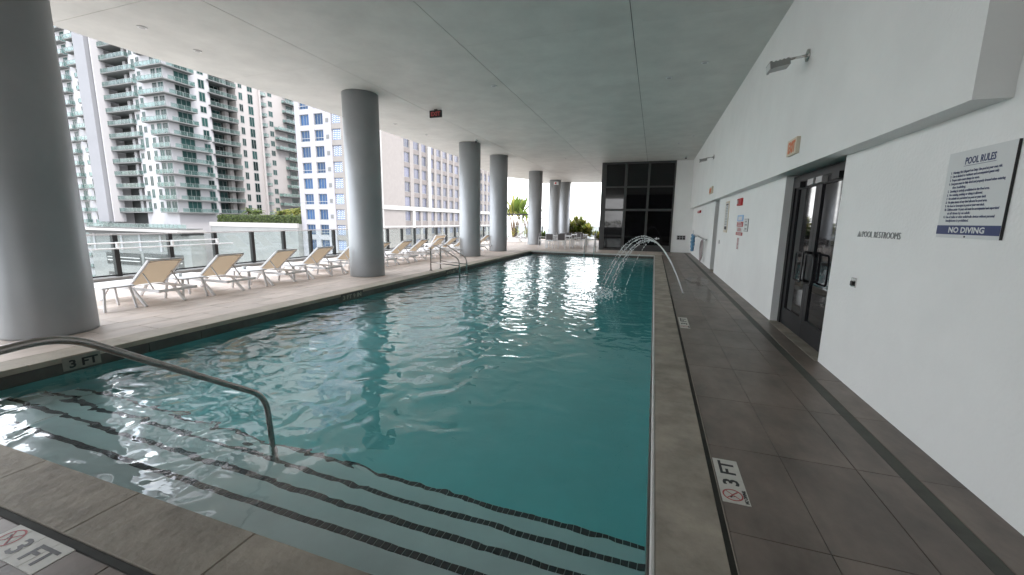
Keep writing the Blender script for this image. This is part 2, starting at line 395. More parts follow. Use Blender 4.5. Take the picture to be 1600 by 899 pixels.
# coping stones round the pool
cop = struct('pool_coping')
def stone(x0, x1, y0, y1, m):
    b = MB(); b.slabtile(x0, x1, y0, y1, -.06, .002+random.uniform(-.0008, .0008), .004)
    return b.build('coping_stone', m, cop)
xs = [-6.48, -5.52, -4.60, -3.68, -2.74, -1.83, -.91, -.0]
for a, c in zip(xs[:-1], xs[1:]): stone(a+.001, c-.001, .994, PY0, 'coping')
y = .994
while y < PY1-.02:
    y1 = min(y+2.76, PY1)
    stone(PX1+.022, SLX0, y+.0015, y1-.0015, 'coping'); y = y1
MB().slabtile(PX1, PX1+.0205, PY0-.02, PY1, -.06, .004, .005).build('highlight_edge', 'nosing_highlight', cop)  # pale strip painting in the highlight along the coping nosing
MB().slabtile(PX0, PX1-.002, PY1, PY1+.0205, -.06, .004, .005).build('highlight_edge', 'nosing_highlight', cop)
y = PY0+.002
while y < PY1-.02:
    y1 = min(y+.92, PY1)
    stone(PX0-.40, PX0, y+.0015, y1-.0015, 'coping_sand'); y = y1
stone(PX0-.40, -6.482, .994, PY0, 'coping_sand')
x = PX0-.40
while x < SLX0-.02:
    x1 = min(x+.92, SLX0)
    stone(x+.0015, x1-.0015, PY1+.022, PY1+.42, 'coping_sand'); x = x1
# sand coloured sun deck
sun = struct('sun_deck')
rest = MB()
xa = PX0-.404
for i in range(14):
    x1 = xa-.45*i; x0 = max(x1-.45, -12.42)
    if x1-x0 < .1: continue
    off = .45 if i % 2 else 0
    for j in range(-2, 42):
        y0 = 1+.9*j-off
        if 17.0 > y0 > -.9 : tile(sun, x0, x1, y0, y0+.9, 'tile_sand', g=.006)
        else: rest.slabtile(x0+.006, x1-.006, y0+.006, y0+.894, -.0058, 0, .002)
for i in range(8):
    for j in range(41):
        x0 = xa+.45*j
        if j*.45 > 7.1 and i > 1: continue
        if x0+.45 > 1.2: continue
        rest.slabtile(x0+.002, x0+.448, PY1+.424+.9*i, PY1+.424+.9*i+.896, -.0058, 0, .002)
for i in range(9):
    for j in range(10):
        rest.slabtile(xa+.45*j+.002, xa+.45*j+.448, 28.93+.9*i, 28.93+.9*i+.896, -.0058, 0, .002)
tag(rest.build('tile_field', 'tile_sand', sun), kind='stuff')

# ------------------------------------------------------------------ ceiling
ceil = struct('ceiling')
edge = [(-10.25,-13.0),(-10.25,6.0),(-10.05,8.0),(-9.95,10.0),(-9.95,14.0),(-10.05,20.3),(-11.0,25.5),(-11.0,30.3),(-9.95,32.0),(-9.6,35.9),(2.3,35.9),(2.3,-13.0)]
MB().prism(edge, H+.012, H+.45).build('roof_slab', 'joint', ceil)
jx = [-9.94, -6.82, -3.70, -.57, 2.29]; jy = [-13.0, -10.8, -7.7, -4.6, -1.5, 1.6, 4.66, 7.66, 10.75, 13.85, 16.95, 20.05, 23.15, 26.25, 29.35, 32.45, 35.88]
def edge_x(y):
    for (xa_, ya), (xb, yb) in zip(edge[:9], edge[1:10]):
        if ya <= y <= yb and yb > ya: return xa_+(xb-xa_)*(y-ya)/(yb-ya)
    return -9.6
for a, c in zip(jy[:-1], jy[1:]):
    for i, (x0, x1) in enumerate(zip(jx[:-1], jx[1:])):
        g = .006; gy = .003
        if i == 0:
            ys = sorted({a+gy, c-gy} | {yy for _, yy in edge if a < yy < c})
            poly = [(x1-g, a+gy), (x1-g, c-gy)] + [(edge_x(yy)+.002, yy) for yy in reversed(ys)]
        else: poly = [(x0+g, a+gy), (x1-g, a+gy), (x1-g, c-gy), (x0+g, c-gy)]
        MB().prism(poly, H, H+.0115).build('ceiling_panel', 'ceiling', ceil)
MB().prism([(x-.012 if i < 10 else x, yv) for i, (x, yv) in enumerate(edge)], H+.46, H+.9).build('roof_edge', 'ceiling', ceil)

# ------------------------------------------------------------------ right wall (lower face, overhanging upper face), end walls
wall = thing('side_wall', 'long white plastered wall along the grey walkway with an overhanging upper band', 'wall', (WX, 3, 0))
DY0, DY1, DZ = 5.56, 7.72, 2.335     # near doorway
FY0, FY1 = 14.75, 15.72              # far doorway
b = MB()
for y0, y1 in ((-10, DY0), (DY1, FY0), (FY1, 24.06)): b.box(WX, WX+.24, y0, y1, -.2, 2.37)
b.box(WX, WX+.24, -10, 3.34, 2.37, H+.005); b.box(WX+.001, WX+.24, 3.34, 24.06, 2.37, H+.005)
b.build('lower_wall', 'plaster', wall)
b = MB(); b.box(UX, WX, 3.345, 24.06, 2.352, H+.004); b.build('upper_wall', 'plaster', wall)
for y0, y1 in ((DY0, DY1), (FY0, FY1)):
    MB().box(WX+.24, WX+.245, y0-.2, y1+.2, -.1, 2.5).build('recess_back', 'black', wall)
    MB().box(WX-.03, WX+.2, y0, y1, -.006, .003).build('threshold', 'coping', wall)
ew = thing('end_wall', 'plain white wall closing the pool hall right of the dark glazed room', 'wall', (1.4, 24.05, 0))
MB().box(.925, WX, 24.05, 24.3, -.2, H+.003).build('wall_face', 'plaster', ew)
# the room beside: closes the building behind the wall
bb = thing('amenity_building', 'white building body behind the long side wall', 'building', (6, 10, 0))
MB().box(WX+.3, 12, -10, 36, -.3, H+.9).build('building_body', 'plaster', bb)

# glazed room at the far end
gr = thing('glazed_room', 'dark glazed room with black frames and tinted panes at the far end of the pool', 'room', (-1, 24.05, 0))
GX = [-2.98, -1.78, -.44, .92]; GZ = [.0, .12, 2.10, 2.34, 3.55, H-.005]
MB().box(-2.90, .90, 24.20, 35.5, -.0, H-.006).build('room_body', 'black', gr)
fr = MB()
xsm = [(-2.98,-2.72), (-1.72,-1.58), (-.50,-.38), (.84,.924)]
for x0, x1 in xsm: fr.box(x0, x1, 24.02, 24.19, 0, H-.005)
for z0, z1 in ((0,.10), (2.22,2.34), (3.50,3.58), (H-.11,H-.006)): 
    for (a0, a1), (c0, c1) in zip(xsm[:-1], xsm[1:]): fr.box(a1, c0, 24.035, 24.185, z0, z1)
fr.box(-1.58,-.50, 24.05, 24.18, .10, .34); fr.box(-.38,.84, 24.05, 24.18, .10, .34)
fr.build('mullion_frame', 'mullion', gr)
for (a0, a1), (c0, c1) in zip(xsm[:-1], xsm[1:]):
    for z0, z1 in ((.10,2.22), (2.34,3.50), (3.58,H-.11)):
        MB().box(a1, c0, 24.08, 24.10, z0, z1).build('pane', 'tint_glass', gr)

# ------------------------------------------------------------------ columns
colm = MB().tube([(0,0,0),(0,0,.03),(0,0,H-.004)], .47, 64).mesh('column', 'column')
for i, (x, y, lab) in enumerate([(-7.80, 3.08, 'thick silver column nearest the camera, cut by the left picture edge'), (-7.69, 9.60, 'round silver column second from the left, standing before the blue windowed building'),
        (-7.81, 16.80, 'round silver column beside the pool stair rails'), (-7.81, 20.33, 'round silver column just left of the tall palm leaves'),
        (-7.77, 27.2, 'slim looking silver column between the palm leaves and the dining tables'), (-7.83, 33.2, 'far silver column touching its neighbour on the right, camera at its top'), (-7.40, 35.2, 'farthest silver column, partly behind the yellow green bush')]):
    tag(inst(colm, 'column', None, (x, y, 0)), lab, 'column', 'silver columns along the pool deck')

# ------------------------------------------------------------------ small geometry helpers
def fillet(pts, r, n=6):
    pts = [Vector(p) for p in pts]; o = [pts[0]]
    for a, b_, c in zip(pts[:-2], pts[1:-1], pts[2:]):
        d1 = (a-b_); d2 = (c-b_); k = min(r, d1.length*.48, d2.length*.48)
        p, q = b_+d1.normalized()*k, b_+d2.normalized()*k
        for i in range(n+1):
            t = i/n; o.append(p*(1-t)**2 + b_*2*t*(1-t) + q*t*t)
    return o+[pts[-1]]

# ------------------------------------------------------------------ glass railing along the terrace edge
rail = thing('glass_railing', 'glass railing with dark posts and grey top rail behind the row of loungers', 'railing', (-12.7, 6, 0))
MB().box(-12.83, -12.5, -6, 36, -.2, .085).build('curb', 'band', rail)
MB().box(-12.745, -12.655, -6, 36, 1.115, 1.148).build('top_rail', 'grey_metal', rail)
post_me = MB().box(-.055, .055, -.05, .05, .085, 1.114).mesh('post', 'frame_dark')
clamp_me = MB().box(-.03, .03, -.575, .575, .10, .135).mesh('glass_clamp', 'frame_dark')
pane_me = MB().box(-.006, .006, -.57, .57, .136, 1.10).mesh('glass_pane', 'rail_glass')
py_ = [6.37+1.235*k for k in range(-10, 24)]
for y in py_:
    inst(post_me, 'post', rail, (0, y-6, 0))
    inst(pane_me, 'glass_pane', rail, (0, y-6+.6175, 0)); inst(clamp_me, 'glass_clamp', rail, (0, y-6+.6175, 0))
MB().tube([(-12.55,3.2,.926),(-12.55,8.84,.926)], .016, 8).build('pipe_rail', 'white_metal', rail)
MB().tube([(-12.55,3.2,.79),(-12.55,9.3,.79)], .016, 8).build('pipe_rail', 'white_metal', rail)
for y in (6.37, 7.605, 8.84): MB().box(-12.66, -12.56, y-.02, y+.02, .77, .945).build('pipe_bracket', 'white_metal', rail)
rail2 = thing('glass_railing', 'low glass railing closing the far end of the terrace behind the dining tables', 'railing', (-8, 37, 0))
MB().box(-12.5, -3, 36.9, 37.1, -.2, .085).build('curb', 'band', rail2)
MB().box(-12.5, -3, 36.96, 37.04, 1.115, 1.148).build('top_rail', 'grey_metal', rail2)
for k in range(8):
    x = -12.4+1.3*k
    MB().box(x-.04, x+.04, 36.95, 37.05, .085, 1.114).build('post', 'frame_dark', rail2)
    MB().box(x+.06, x+1.24, 36.994, 37.006, .1, 1.1).build('glass_pane', 'rail_glass', rail2)

# ------------------------------------------------------------------ loungers and side tables
def make_lounger():
    t = thing('sun_lounger', 'lounger', 'sun lounger', (0,0,0))
    for y in (.02, .62): MB().bar((0,y,.30), (-1.95,y,.30), .03, .05).build('side_rail', 'white_metal', t)
    for x in (-.012, -1.94): MB().bar((x,.036,.30), (x,.604,.30), .03, .045).build('cross_bar', 'white_metal', t)
    for y in (.0, .64):
        MB().bar((-.72,y,.30), (-.39,y,0), .028, .052).build('leg', 'white_metal', t)
        MB().bar((-1.42,y,.30), (-1.72,y,0), .028, .052).build('leg', 'white_metal', t)
    h0, h1 = Vector((-.90,0,.325)), Vector((-.245,0,.83))
    f = MB()
    for y in (.045, .595): f.bar(h0+Vector((0,y,0)), h1+Vector((0,y,0)), .03, .04)
    f.bar(h1+Vector((0,.045,0)), h1+Vector((0,.595,0)), .028, .03)
    f.build('back_frame', 'white_metal', t)
    n = 8; d = (h1-h0); nrm = Vector((d.z,0,-d.x)).normalized(); vs = []
    for i in range(n+1):
        for j in range(5):
            sag = -.028*math.sin(math.pi*j/4)*(.5+.5*i/n) - .01*math.sin(math.pi*i/n)
            vs.append(h0+d*(.03+.955*i/n)+Vector((0,.06+.52*j/4,0))+nrm*(.02+sag-.01))
    b = MB().add(vs, [(i*5+j,i*5+j+1,(i+1)*5+j+1,(i+1)*5+j) for i in range(n) for j in range(4)], 0, True)
    b.build('backrest_sling', 'sling', t)
    MB().tube([h0+d*.93+Vector((0,.06+.52*j/6,0))+nrm*(.014-.026*math.sin(math.pi*j/6)) for j in range(7)], .006, 6).build('seam', 'steel_dark', t)
    MB().box(-1.93, -.91, .038, .602, .315, .325).build('seat_sling', 'sling_white', t)
    m = h0+d*.55
    for y in (.09, .55): MB().bar((m.x,y,m.z-.02), (-.30,y,.315), .014, .02).build('back_strut', 'grey_metal', t)
    return t
LY0 = [4.57, 5.78, 7.15, 8.38, 9.66, 10.95, 12.25, 13.48, 14.76, 15.98, 17.25, 18.5, 19.8]
LL = ['nearest fully visible beige sling lounger, right beside the thick near column', 'second beige sling lounger from the near column, below the low overhang roof',
 'third beige sling lounger from the near column, below the clipped hedge', 'fourth beige sling lounger, just left of the second column, below the blue windows', 'beige sling lounger mostly hidden behind the second silver column',
 'beige sling lounger peeking out from the right edge of the second silver column', 'beige sling lounger left of the pool stair rails, its whole back visible', 'beige sling lounger directly behind the pool stair rails, second right of the second column',
 'beige sling lounger right of the stair rails, backing the taller pale lounger', 'last beige sling lounger before the third silver column', 'beige sling lounger hidden behind the third silver column', 'beige sling lounger glimpsed in the gap between the third and fourth columns', 'beige sling lounger half hidden by the fourth column']
proto = make_lounger()
for i, (y, lab) in enumerate(zip(LY0, LL)):
    o = proto if i == 0 else dup(proto)
    o.location = (-8.07+random.uniform(-.03, .03), y, 0); o.rotation_euler.z = R(random.uniform(-1.5, 1.5))
    tag(o, lab, group='sun loungers in a row along the railing')
o = dup(proto); o.location = (-10.1, 17.9, .0); o.rotation_euler.z = R(-35); tag(o, 'pale lounger with raised back standing behind the row near the third column', group='sun loungers in a row along the railing')
o = dup(proto); o.location = (-8.9, 28.9, 0); o.rotation_euler.z = R(8); tag(o, 'low lounger standing far off below the tall palm leaves', group='sun loungers in a row along the railing')
def make_table():
    t = thing('side_table', 'table', 'side table', (0,0,0))
    MB().slabtile(-.28, .28, -.23, .23, .385, .41, .006).build('table_top', 'white_metal', t)
    for sx in (-1, 1):
        for sy in (-1, 1): MB().bar((.22*sx,.18*sy,.386), (.26*sx,.225*sy,0), .03, .03).build('leg', 'white_metal', t)
    return t
tp = make_table()
TL = ['first white side table of the row, partly behind the thick near column', 'white side table between the nearest lounger and the second one', 'white side table between the second and third loungers, below the glass panels', 'white side table between the third and fourth loungers', 'white side table just left of the second column',
      'white side table hidden behind the second column', 'white side table right of the second column', 'white side table behind the stair rails', 'white side table in the far half of the row, right of the stair rails', 'white side table beside the third column']
for i, lab in enumerate(TL):
    y = LY0[i]-.32
    o = tp if i == 0 else dup(tp)
    o.location = (-8.80, y, 0); tag(o, lab, group='white side tables between the loungers')
    if i in (1, 2):
        c = MB().box(-8.98, -8.91, y-.03, y+.03, .4105, .47).build('card_holder', 'sign_white', None, (0,0,0))
        tag(c, 'small white card holder on the side table ' + ('nearest the thick column' if i == 1 else 'below the glass panels'), 'card holder')

# ------------------------------------------------------------------ pool rails
gx = -2.836
p = fillet([(gx,2.30,-.80), (gx,2.245,.20), (gx,1.15,.99), (gx,.42,.93), (gx,.42,0)], .14, 7)
g = thing('grab_rail', 'bent steel grab rail descending into the shallow steps at the near left', 'handrail', (gx,1.2,0))
MB().tube(p, .0215, 14).build('rail_tube', 'steel_dark', g)
MB().tube([(gx,.42,.0),(gx,.42,.03)], .05, 20).build('foot_flange', 'steel_dark', g)
for i, (y, xp, lab) in enumerate([(11.27, -6.61, 'near one of the two looped stair rails by the left pool edge'), (11.80, -6.56, 'far one of the two looped stair rails by the left pool edge')]):
    g = thing('stair_rail', lab, 'handrail', (xp,y,0), 'stair rails on the left pool edge')
    pts = fillet([(xp,y,0), (xp,y,.78), (xp+.20,y,.80), (-5.62,y,.40), (-5.60,y,-.24)], .13, 6)
    MB().tube(pts, .021, 10).build('rail_tube', 'steel_dark', g)
    MB().tube([(xp+.02,y,.27),(-5.62,y,.20)], .014, 8).build('cross_tube', 'steel_dark', g)
    MB().tube([(xp,y,.0),(xp,y,.025)], .05, 16).build('foot_flange', 'steel_dark', g)
tag(MB().tube([(-5.60,11.29,-.15),(-5.60,11.78,-.15)], .018, 8).build('link_tube', 'steel', g), None)
for i, x in enumerate((-3.35, -2.85)):
    g = thing('ladder_rail', ('left' if i == 0 else 'right') + ' one of the two slim hooped ladder rails at the far pool edge', 'handrail', (x,21.5,0), 'ladder rails at the far pool edge')
    MB().tube(fillet([(x,21.75,0),(x,21.70,.86),(x,21.2,.80),(x,21.15,-.5)], .2, 6), .02, 8).build('rail_tube', 'steel', g)

# ------------------------------------------------------------------ depth markers
def no_dive(parent, c, r, right, up, n):
    c, rt, u = Vector(c), Vector(right), Vector(up); nn = Vector(n)*.0012
    ring = MB(); k = 28
    vs = [c+nn+(rt*math.cos(2*math.pi*i/k)+u*math.sin(2*math.pi*i/k))*q for q in (r, r*.85) for i in range(k)]
    ring.add(vs, [(i,(i+1)%k,k+(i+1)%k,k+i) for i in range(k)])
    for s in (1, -1):
        d = (rt+u*s).normalized(); e = (u-rt*s).normalized()*r*.055
        ring.add([c+nn*1.2-d*r*.9-e, c+nn*1.2+d*r*.9-e, c+nn*1.2+d*r*.9+e, c+nn*1.2-d*r*.9+e], [(0,1,2,3)])
    ring.build('no_diving_symbol', 'signred', parent)
    m = MB(); f = lambda x, y: c+nn*.6+rt*(x*r)+u*(y*r)
    def st(x0, y0, x1, y1, w):
        d = Vector((x1-x0, y1-y0)).normalized(); e = Vector((-d.y, d.x))*w/2
        m.add([f(x0-e.x,y0-e.y), f(x1-e.x,y1-e.y), f(x1+e.x,y1+e.y), f(x0+e.x,y0+e.y)], [(0,1,2,3)])
    st(-.5,.28,.05,.02,.16); st(.0,.05,.42,-.36,.13); st(-.45,.26,-.15,-.3,.09)
    m.add([f(.52+.1*math.cos(a*.785), -.44+.1*math.sin(a*.785)) for a in range(8)], [tuple(range(8))])
    m.build('diver_figure', 'black', parent)
# marker on the right walkway: reads from the wall side
def marker(x0, x1, y0, y1, lab, org, right, up, size, cc, rr, small):
    t = thing('depth_marker', lab, 'depth marker', (org[0], org[1], 0), 'three foot depth markers set in the deck')
    nn = 4; hx = (x1-x0) > (y1-y0)
    for q in range(nn):
        if hx: a0 = x0+(x1-x0)*q/nn; MB().slabtile(a0+.0008, a0+(x1-x0)/nn-.0008, y0, y1, -.0015, .0028, .001).build('marker_tile', 'marker_white', t)
        else: a0 = y0+(y1-y0)*q/nn; MB().slabtile(x0, x1, a0+.0008, a0+(y1-y0)/nn-.0008, -.0015, .0028, .001).build('marker_tile', 'marker_white', t)
    text('3 FT', size[0], 'black', t, (org[0], org[1], .0029), right, up, .0008, width=size[1], bold=.003)
    no_dive(t, (cc[0], cc[1], .0029), rr, right, up, (0,0,1))
    text('NO DIVING', .026, 'black', t, (small[0], small[1], .0029), right, up, .0008, width=.125, bold=.0015)
marker(.484, .632, 2.43, 2.90, 'white depth tile reading 3 FT beside the slot drain near the right foreground', (.600, 2.60, 0), (0,1,0), (-1,0,0), (.125, .27), (.548, 2.505), .056, (.624, 2.442))
marker(.487, .628, 6.62, 7.37, 'far white depth tile on the walkway beyond the doors', (.60, 6.85, 0), (0,1,0), (-1,0,0), (.125, .45), (.548, 6.72), .056, (.622, 6.65))
marker(-3.02, -2.54, .80, .952, 'white depth tile reading 3 FT on the front deck in the lower left corner', (-2.85, .83, 0), (1,0,0), (0,1,0), (.125, .27), (-2.935, .885), .056, (-3.0, .806))
for y0, y1, s, wd, lab in ((2.49,2.83,'3 FT',.26,'depth tile reading 3 FT on the left pool wall, just above the near water'), (6.87,7.57,'3 FT 9 IN',.58,'depth tile reading 3 FT 9 IN on the left pool wall below the second column'), (11.55,12.25,'4 FT 6 IN',.58,'depth tile on the left pool wall beside the stair rails')):
    t = thing('depth_marker', lab, 'depth marker', (PX0, y0, -.1), 'depth markers on the left pool wall')
    for q in range(3): MB().box(PX0+.0125, PX0+.018, y0+(y1-y0)*q/3+.001, y0+(y1-y0)*(q+1)/3-.001, -.162, -.012).build('marker_tile', 'marker_old' if y0 < 3 else 'waterline', t)
    text(s, .125, 'black' if y0 < 3 else 'coping_sand', t, (PX0+.0182, y0+.05, -.135), (0,1,0), (0,0,1), .001, width=wd, bold=.004)

# ------------------------------------------------------------------ jets of water
def arc(p0, p1, apex, n=40):
    p0, p1 = Vector(p0), Vector(p1); o = []
    a = apex; z0, z1 = p0.z, p1.z
    k = math.sqrt(max(1e-6, a-z0)); q = math.sqrt(max(1e-6, a-z1)); tm = k/(k+q)
    for i in range(n+1):
        t = i/n; u = (t-tm)/(tm if t < tm else 1-tm)
        o.append(p0.lerp(p1, t)*1 if False else Vector((p0.x+(p1.x-p0.x)*t, p0.y+(p1.y-p0.y)*t, a-(a-z0 if t < tm else a-z1)*u*u)))
    return o
jet = thing('water_jet', 'arching jet of water leaping from the wet deck into the pool', 'fountain', (.73, 10, 0))
MB().cyl(.73, 10, -.005, .006, .035, 20).build('nozzle', 'steel', jet)
rnd = random.Random(3); dr_ = MB()
for k, (e, ap, rr) in enumerate([((-1.16,10.32,WZ),1.235,.012), ((-1.02,10.22,WZ),1.20,.010), ((-1.25,10.45,WZ),1.28,.009), ((-.95,10.5,WZ),1.17,.008)]):
    pts = arc((.73+rnd.uniform(-.01,.01), 10+rnd.uniform(-.01,.01), .0), e, ap, 60)
    MB().tube([p_ + Vector((rnd.uniform(-1,1), rnd.uniform(-1,1), rnd.uniform(-1,1)))*(.003+.012*max(0, i-24)/36) for i, p_ in enumerate(pts[:59])], [rr*((1-.3*i/60) if i < 26 else rnd.choice((.25,.5,.9,1.2))*.8) for i in range(59)], 6).build('water_strand', 'spray', jet)
    for i in range(24, 60):
        for q in range(2):
            tt = min(i+rnd.random(), 59.9); a_, f_ = pts[int(tt)], tt-int(tt); p_ = a_.lerp(pts[int(tt)+1], f_); sp = .006+.035*max(0, (i-26)/34)**1.3
            dr_.blob(p_+Vector((rnd.gauss(0,sp), rnd.gauss(0,sp), rnd.gauss(0,sp*.6))), rnd.uniform(.004,.010), sq=2.2)
pts = arc((.73,10,0), (-.62,11.0,WZ), 1.22)
for i in range(70):
    tt = rnd.uniform(18, 39.9); a_ = pts[int(tt)].lerp(pts[int(tt)+1], tt-int(tt)); dr_.blob(a_+Vector((rnd.gauss(0,.008),)*3), rnd.uniform(.005,.011), sq=2)
tag(dr_.build('droplets', 'spray', jet), kind='stuff')
st_ = MB()
for i in range(420):
    a_ = rnd.gauss(0,1); b_ = rnd.gauss(0,1); r_ = rnd.uniform(.006,.022)
    st_.blob((-1.18+.24*a_, 10.2+.55*b_, WZ+rnd.uniform(0,.012)+max(0, rnd.gauss(0,.03))*(abs(a_)+abs(b_) < 1.2)), r_, sq=.5)
tag(st_.build('splash_foam', 'spray', None, (0,0,0)), kind='stuff')
st_ = MB()
for i in range(46):
    st_.blob((.30+rnd.gauss(0,.16), 9.6+rnd.gauss(0,.9), .003), rnd.uniform(.006,.02), sq=.15)

# ------------------------------------------------------------------ right wall fittings
def wsign(name, lab, cat, y0, y1, z0, z1, th=.012, m='sign_white', X=WX):
    t = thing(name, lab, cat, (X, (y0+y1)/2, (z0+z1)/2)); MB().box(X-th, X-.0005, y0, y1, z0, z1).build('panel', m, t); return t
RT, UPV = (0,-1,0), (0,0,1)     # writing on the right wall runs towards the camera
ps = wsign('pool_rules_sign', 'large white pool rules sign with a navy no diving band on the near right wall', 'sign', 3.215, 3.79, 1.523, 2.098, .016)
MB().box(WX-.0155, WX-.002, 3.2120, 3.2149, 1.523, 2.098).build('dark_edge', 'black', ps)
X = WX-.0165
text('POOL RULES', .062, 'navy', ps, (X, 3.625, 2.008), RT, UPV, .001, width=.262, bold=.0012)
MB().box(X-.001, X, 3.355, 3.63, 1.996, 1.9985).build('underline', 'navy', ps)
rules = ['1.  Warning: No Lifeguard on Duty. Use pool at your own risk.', '2.  Use is limited to residents and accompanied guest only.', '3.  Proper attire must always be worn.', '4.  Everyone must be fully dried and properly dressed when entering', '     the building.',
 '5.  Smoking is strictly prohibited in the Pool area.', '6.  No running, pushing or diving is allowed.', '7.  No animals are permitted on pool or your deck.', '8.  No glass items of any kind allowed in pool area.', '9.  No food or beverages in pool or your wet deck.',
 '10. Children under 14 years old must be accompanied and supervised', '     at all times by an adult.', '11. Use of radios or other audio/radio devices without personal', '     headphones is prohibited.']
for i, s in enumerate(rules):
    text(s, .0235, 'navy', ps, (X, 3.745 if not s.startswith(' ') else 3.742, 1.955-i*.0248), RT, UPV, .0008, name='rule_line', bold=.0004, width=len(s)*.0073)
MB().box(X-.001, X, 3.2155, 3.79, 1.547, 1.608).build('navy_band', 'navy', ps)
text('NO DIVING', .052, 'sign_white', ps, (X-.0012, 3.665, 1.560), RT, UPV, .001, width=.325, bold=.0014)
MB().tube([(X-.003, 3.50, 1.535),(X, 3.50, 1.535)], .006, 10).build('screw', 'black', ps)
rs = thing('restroom_lettering', 'grey raised lettering reading POOL RESTROOMS on the white wall right of the glass doors', 'lettering', (WX, 4.65, 1.5))
text('POOL RESTROOMS', .085, 'grey_print', rs, (WX-.0005, 4.93, 1.487), RT, UPV, .006, width=.66, bold=-.0012)
MB().add([(WX-.006, 5.02, 1.487), (WX-.006, 4.95, 1.487), (WX-.006, 4.985, 1.55)], [(0,1,2)]).build('arrow', 'grey_print', rs)
sw = wsign('door_button', 'small steel key switch plate on the wall right of the glass doors', 'switch', 4.90, 4.995, .985, 1.08, .01, 'steel')
MB().box(WX-.03, WX-.0105, 4.92, 4.965, 1.0, 1.045).build('button', 'black', sw)
sw = wsign('door_button', 'tiny steel switch plate right of the far black doorway', 'switch', 14.0, 14.18, .98, 1.09, .01, 'grey_metal')
# red fire devices
for y0, y1, z0, z1, lab in ((11.0,11.45,2.03,2.20,'red fire alarm strobe high on the wall between the two doorways'), (20.2,21.3,2.06,2.17,'small red fire alarm near the far end of the wall')):
    t = thing('fire_alarm', lab, 'fire alarm', (WX, y0, z0))
    MB().slabtile(y0, y1, z0, z1, 0, .055, .012).build('tmp', 'red', t)
    ob = t.children[0]; ob.name = 'housing'
    for v in ob.data.vertices: a_, b_, c_ = v.co + Vector(t.location); v.co = Vector((WX-.001-c_, a_, b_)) - Vector(t.location)
    MB().box(WX-.075, WX-.056, (y0+y1)/2+.02, (y0+y1)/2+.12, z0+.04, z1-.04).build('strobe_lens', 'sign_white', t)
def stripes(t, y0, y1, zs, th, X, m):
    b = MB()
    for k, z in enumerate(zs): b.box(X-.0012, X, y0+random.uniform(0,.25)*(y1-y0)*(k % 3 == 2), y1, z, z+th)
    b.build('print_lines', m, t)
t = wsign('notice_sign', 'tall narrow notice board in a pale frame right of the far doorway', 'sign', 12.83, 13.40, 1.35, 2.22, .014, 'cream')
MB().box(WX-.0155, WX-.0145, 12.90, 13.33, 1.41, 2.17).build('face', 'sign_white', t)
stripes(t, 12.95, 13.28, [1.56+.045*k for k in range(12)], .02, WX-.016, 'grey_print')
MB().box(WX-.017, WX-.016, 12.93, 13.30, 2.11, 2.15).build('heading', 'black', t); MB().box(WX-.017, WX-.016, 12.93, 13.30, 1.43, 1.52).build('heading', 'black', t)
t = wsign('blue_sign', 'pale blue and white sign topping the cluster of red signs on the wall', 'sign', 10.75, 11.42, 1.66, 1.80, .012, 'lblue')
MB().box(WX-.0135, WX-.0125, 10.85, 11.30, 1.68, 1.77).build('face', 'sign_white', t)
t = wsign('red_sign', 'upper red and white warning sign under the pale blue sign', 'sign', 10.72, 11.42, 1.53, 1.645, .012, 'signred'); stripes(t, 10.8, 11.34, [1.55, 1.585, 1.62], .014, WX-.0125, 'sign_white')
t = wsign('red_sign', 'middle white sign with red lettering in the cluster on the wall', 'sign', 10.75, 11.42, 1.405, 1.522, .012, 'sign_white'); stripes(t, 10.85, 11.3, [1.425, 1.455, 1.485], .016, WX-.0125, 'signred')
t = wsign('red_sign', 'lowest red sign with white lines in the cluster on the wall', 'sign', 10.70, 11.45, 1.325, 1.398, .012, 'signred'); stripes(t, 10.8, 11.34, [1.345, 1.372], .012, WX-.0125, 'sign_white')
t = thing('red_lettering', 'small red lettering panel hanging below the cluster of red signs', 'sign', (WX, 11.15, 1.1)); MB().box(WX-.006, WX-.0005, 11.0, 11.25, .985, 1.27).build('panel', 'sign_white', t); stripes(t, 11.03, 11.22, [1.0+.03*k for k in range(9)], .016, WX-.0065, 'signred')
t = wsign('rescue_sign', 'white framed sign with small pictures right of the red sign cluster', 'sign', 10.15, 10.55, 1.43, 1.71, .012, 'grey_print'); MB().box(WX-.0135, WX-.0125, 10.17, 10.53, 1.445, 1.695).build('face', 'sign_white', t)
stripes(t, 10.24, 10.46, [1.47, 1.56, 1.63], .035, WX-.014, 'grey_print')
# lit exit signs on the upper wall
for y0, y1, z0, z1, lab in ((6.53,6.93,2.54,2.75,'cream exit sign with orange letters on the upper wall above the glass doors'), (15.0,15.75,2.58,2.80,'far cream exit sign high on the upper wall above the black doorway')):
    t = thing('exit_sign', lab, 'exit sign', (UX, (y0+y1)/2, (z0+z1)/2), 'cream exit signs on the upper wall')
    MB().box(UX-.045, UX-.001, y0, y1, z0, z1).build('housing', 'cream', t)
    text('EXIT', .20, 'orange', t, (UX-.046, y1-.06, z0+.035), RT, UPV, .004, width=(y1-y0)*.72, bold=.008)
t = thing('exit_sign', 'small dark hanging exit sign with red letters under the ceiling', 'exit sign', (-6.47, 11.5, H))
MB().box(-6.67, -6.27, 11.47, 11.53, H-.235, H-.03).build('housing', 'frame_dark', t); MB().box(-6.52, -6.42, 11.48, 11.52, H-.03, H).build('mount', 'frame_dark', t)
text('EXIT', .165, 'signred', t, (-6.63, 11.469, H-.19), (1,0,0), UPV, .003, width=.32, bold=.006)
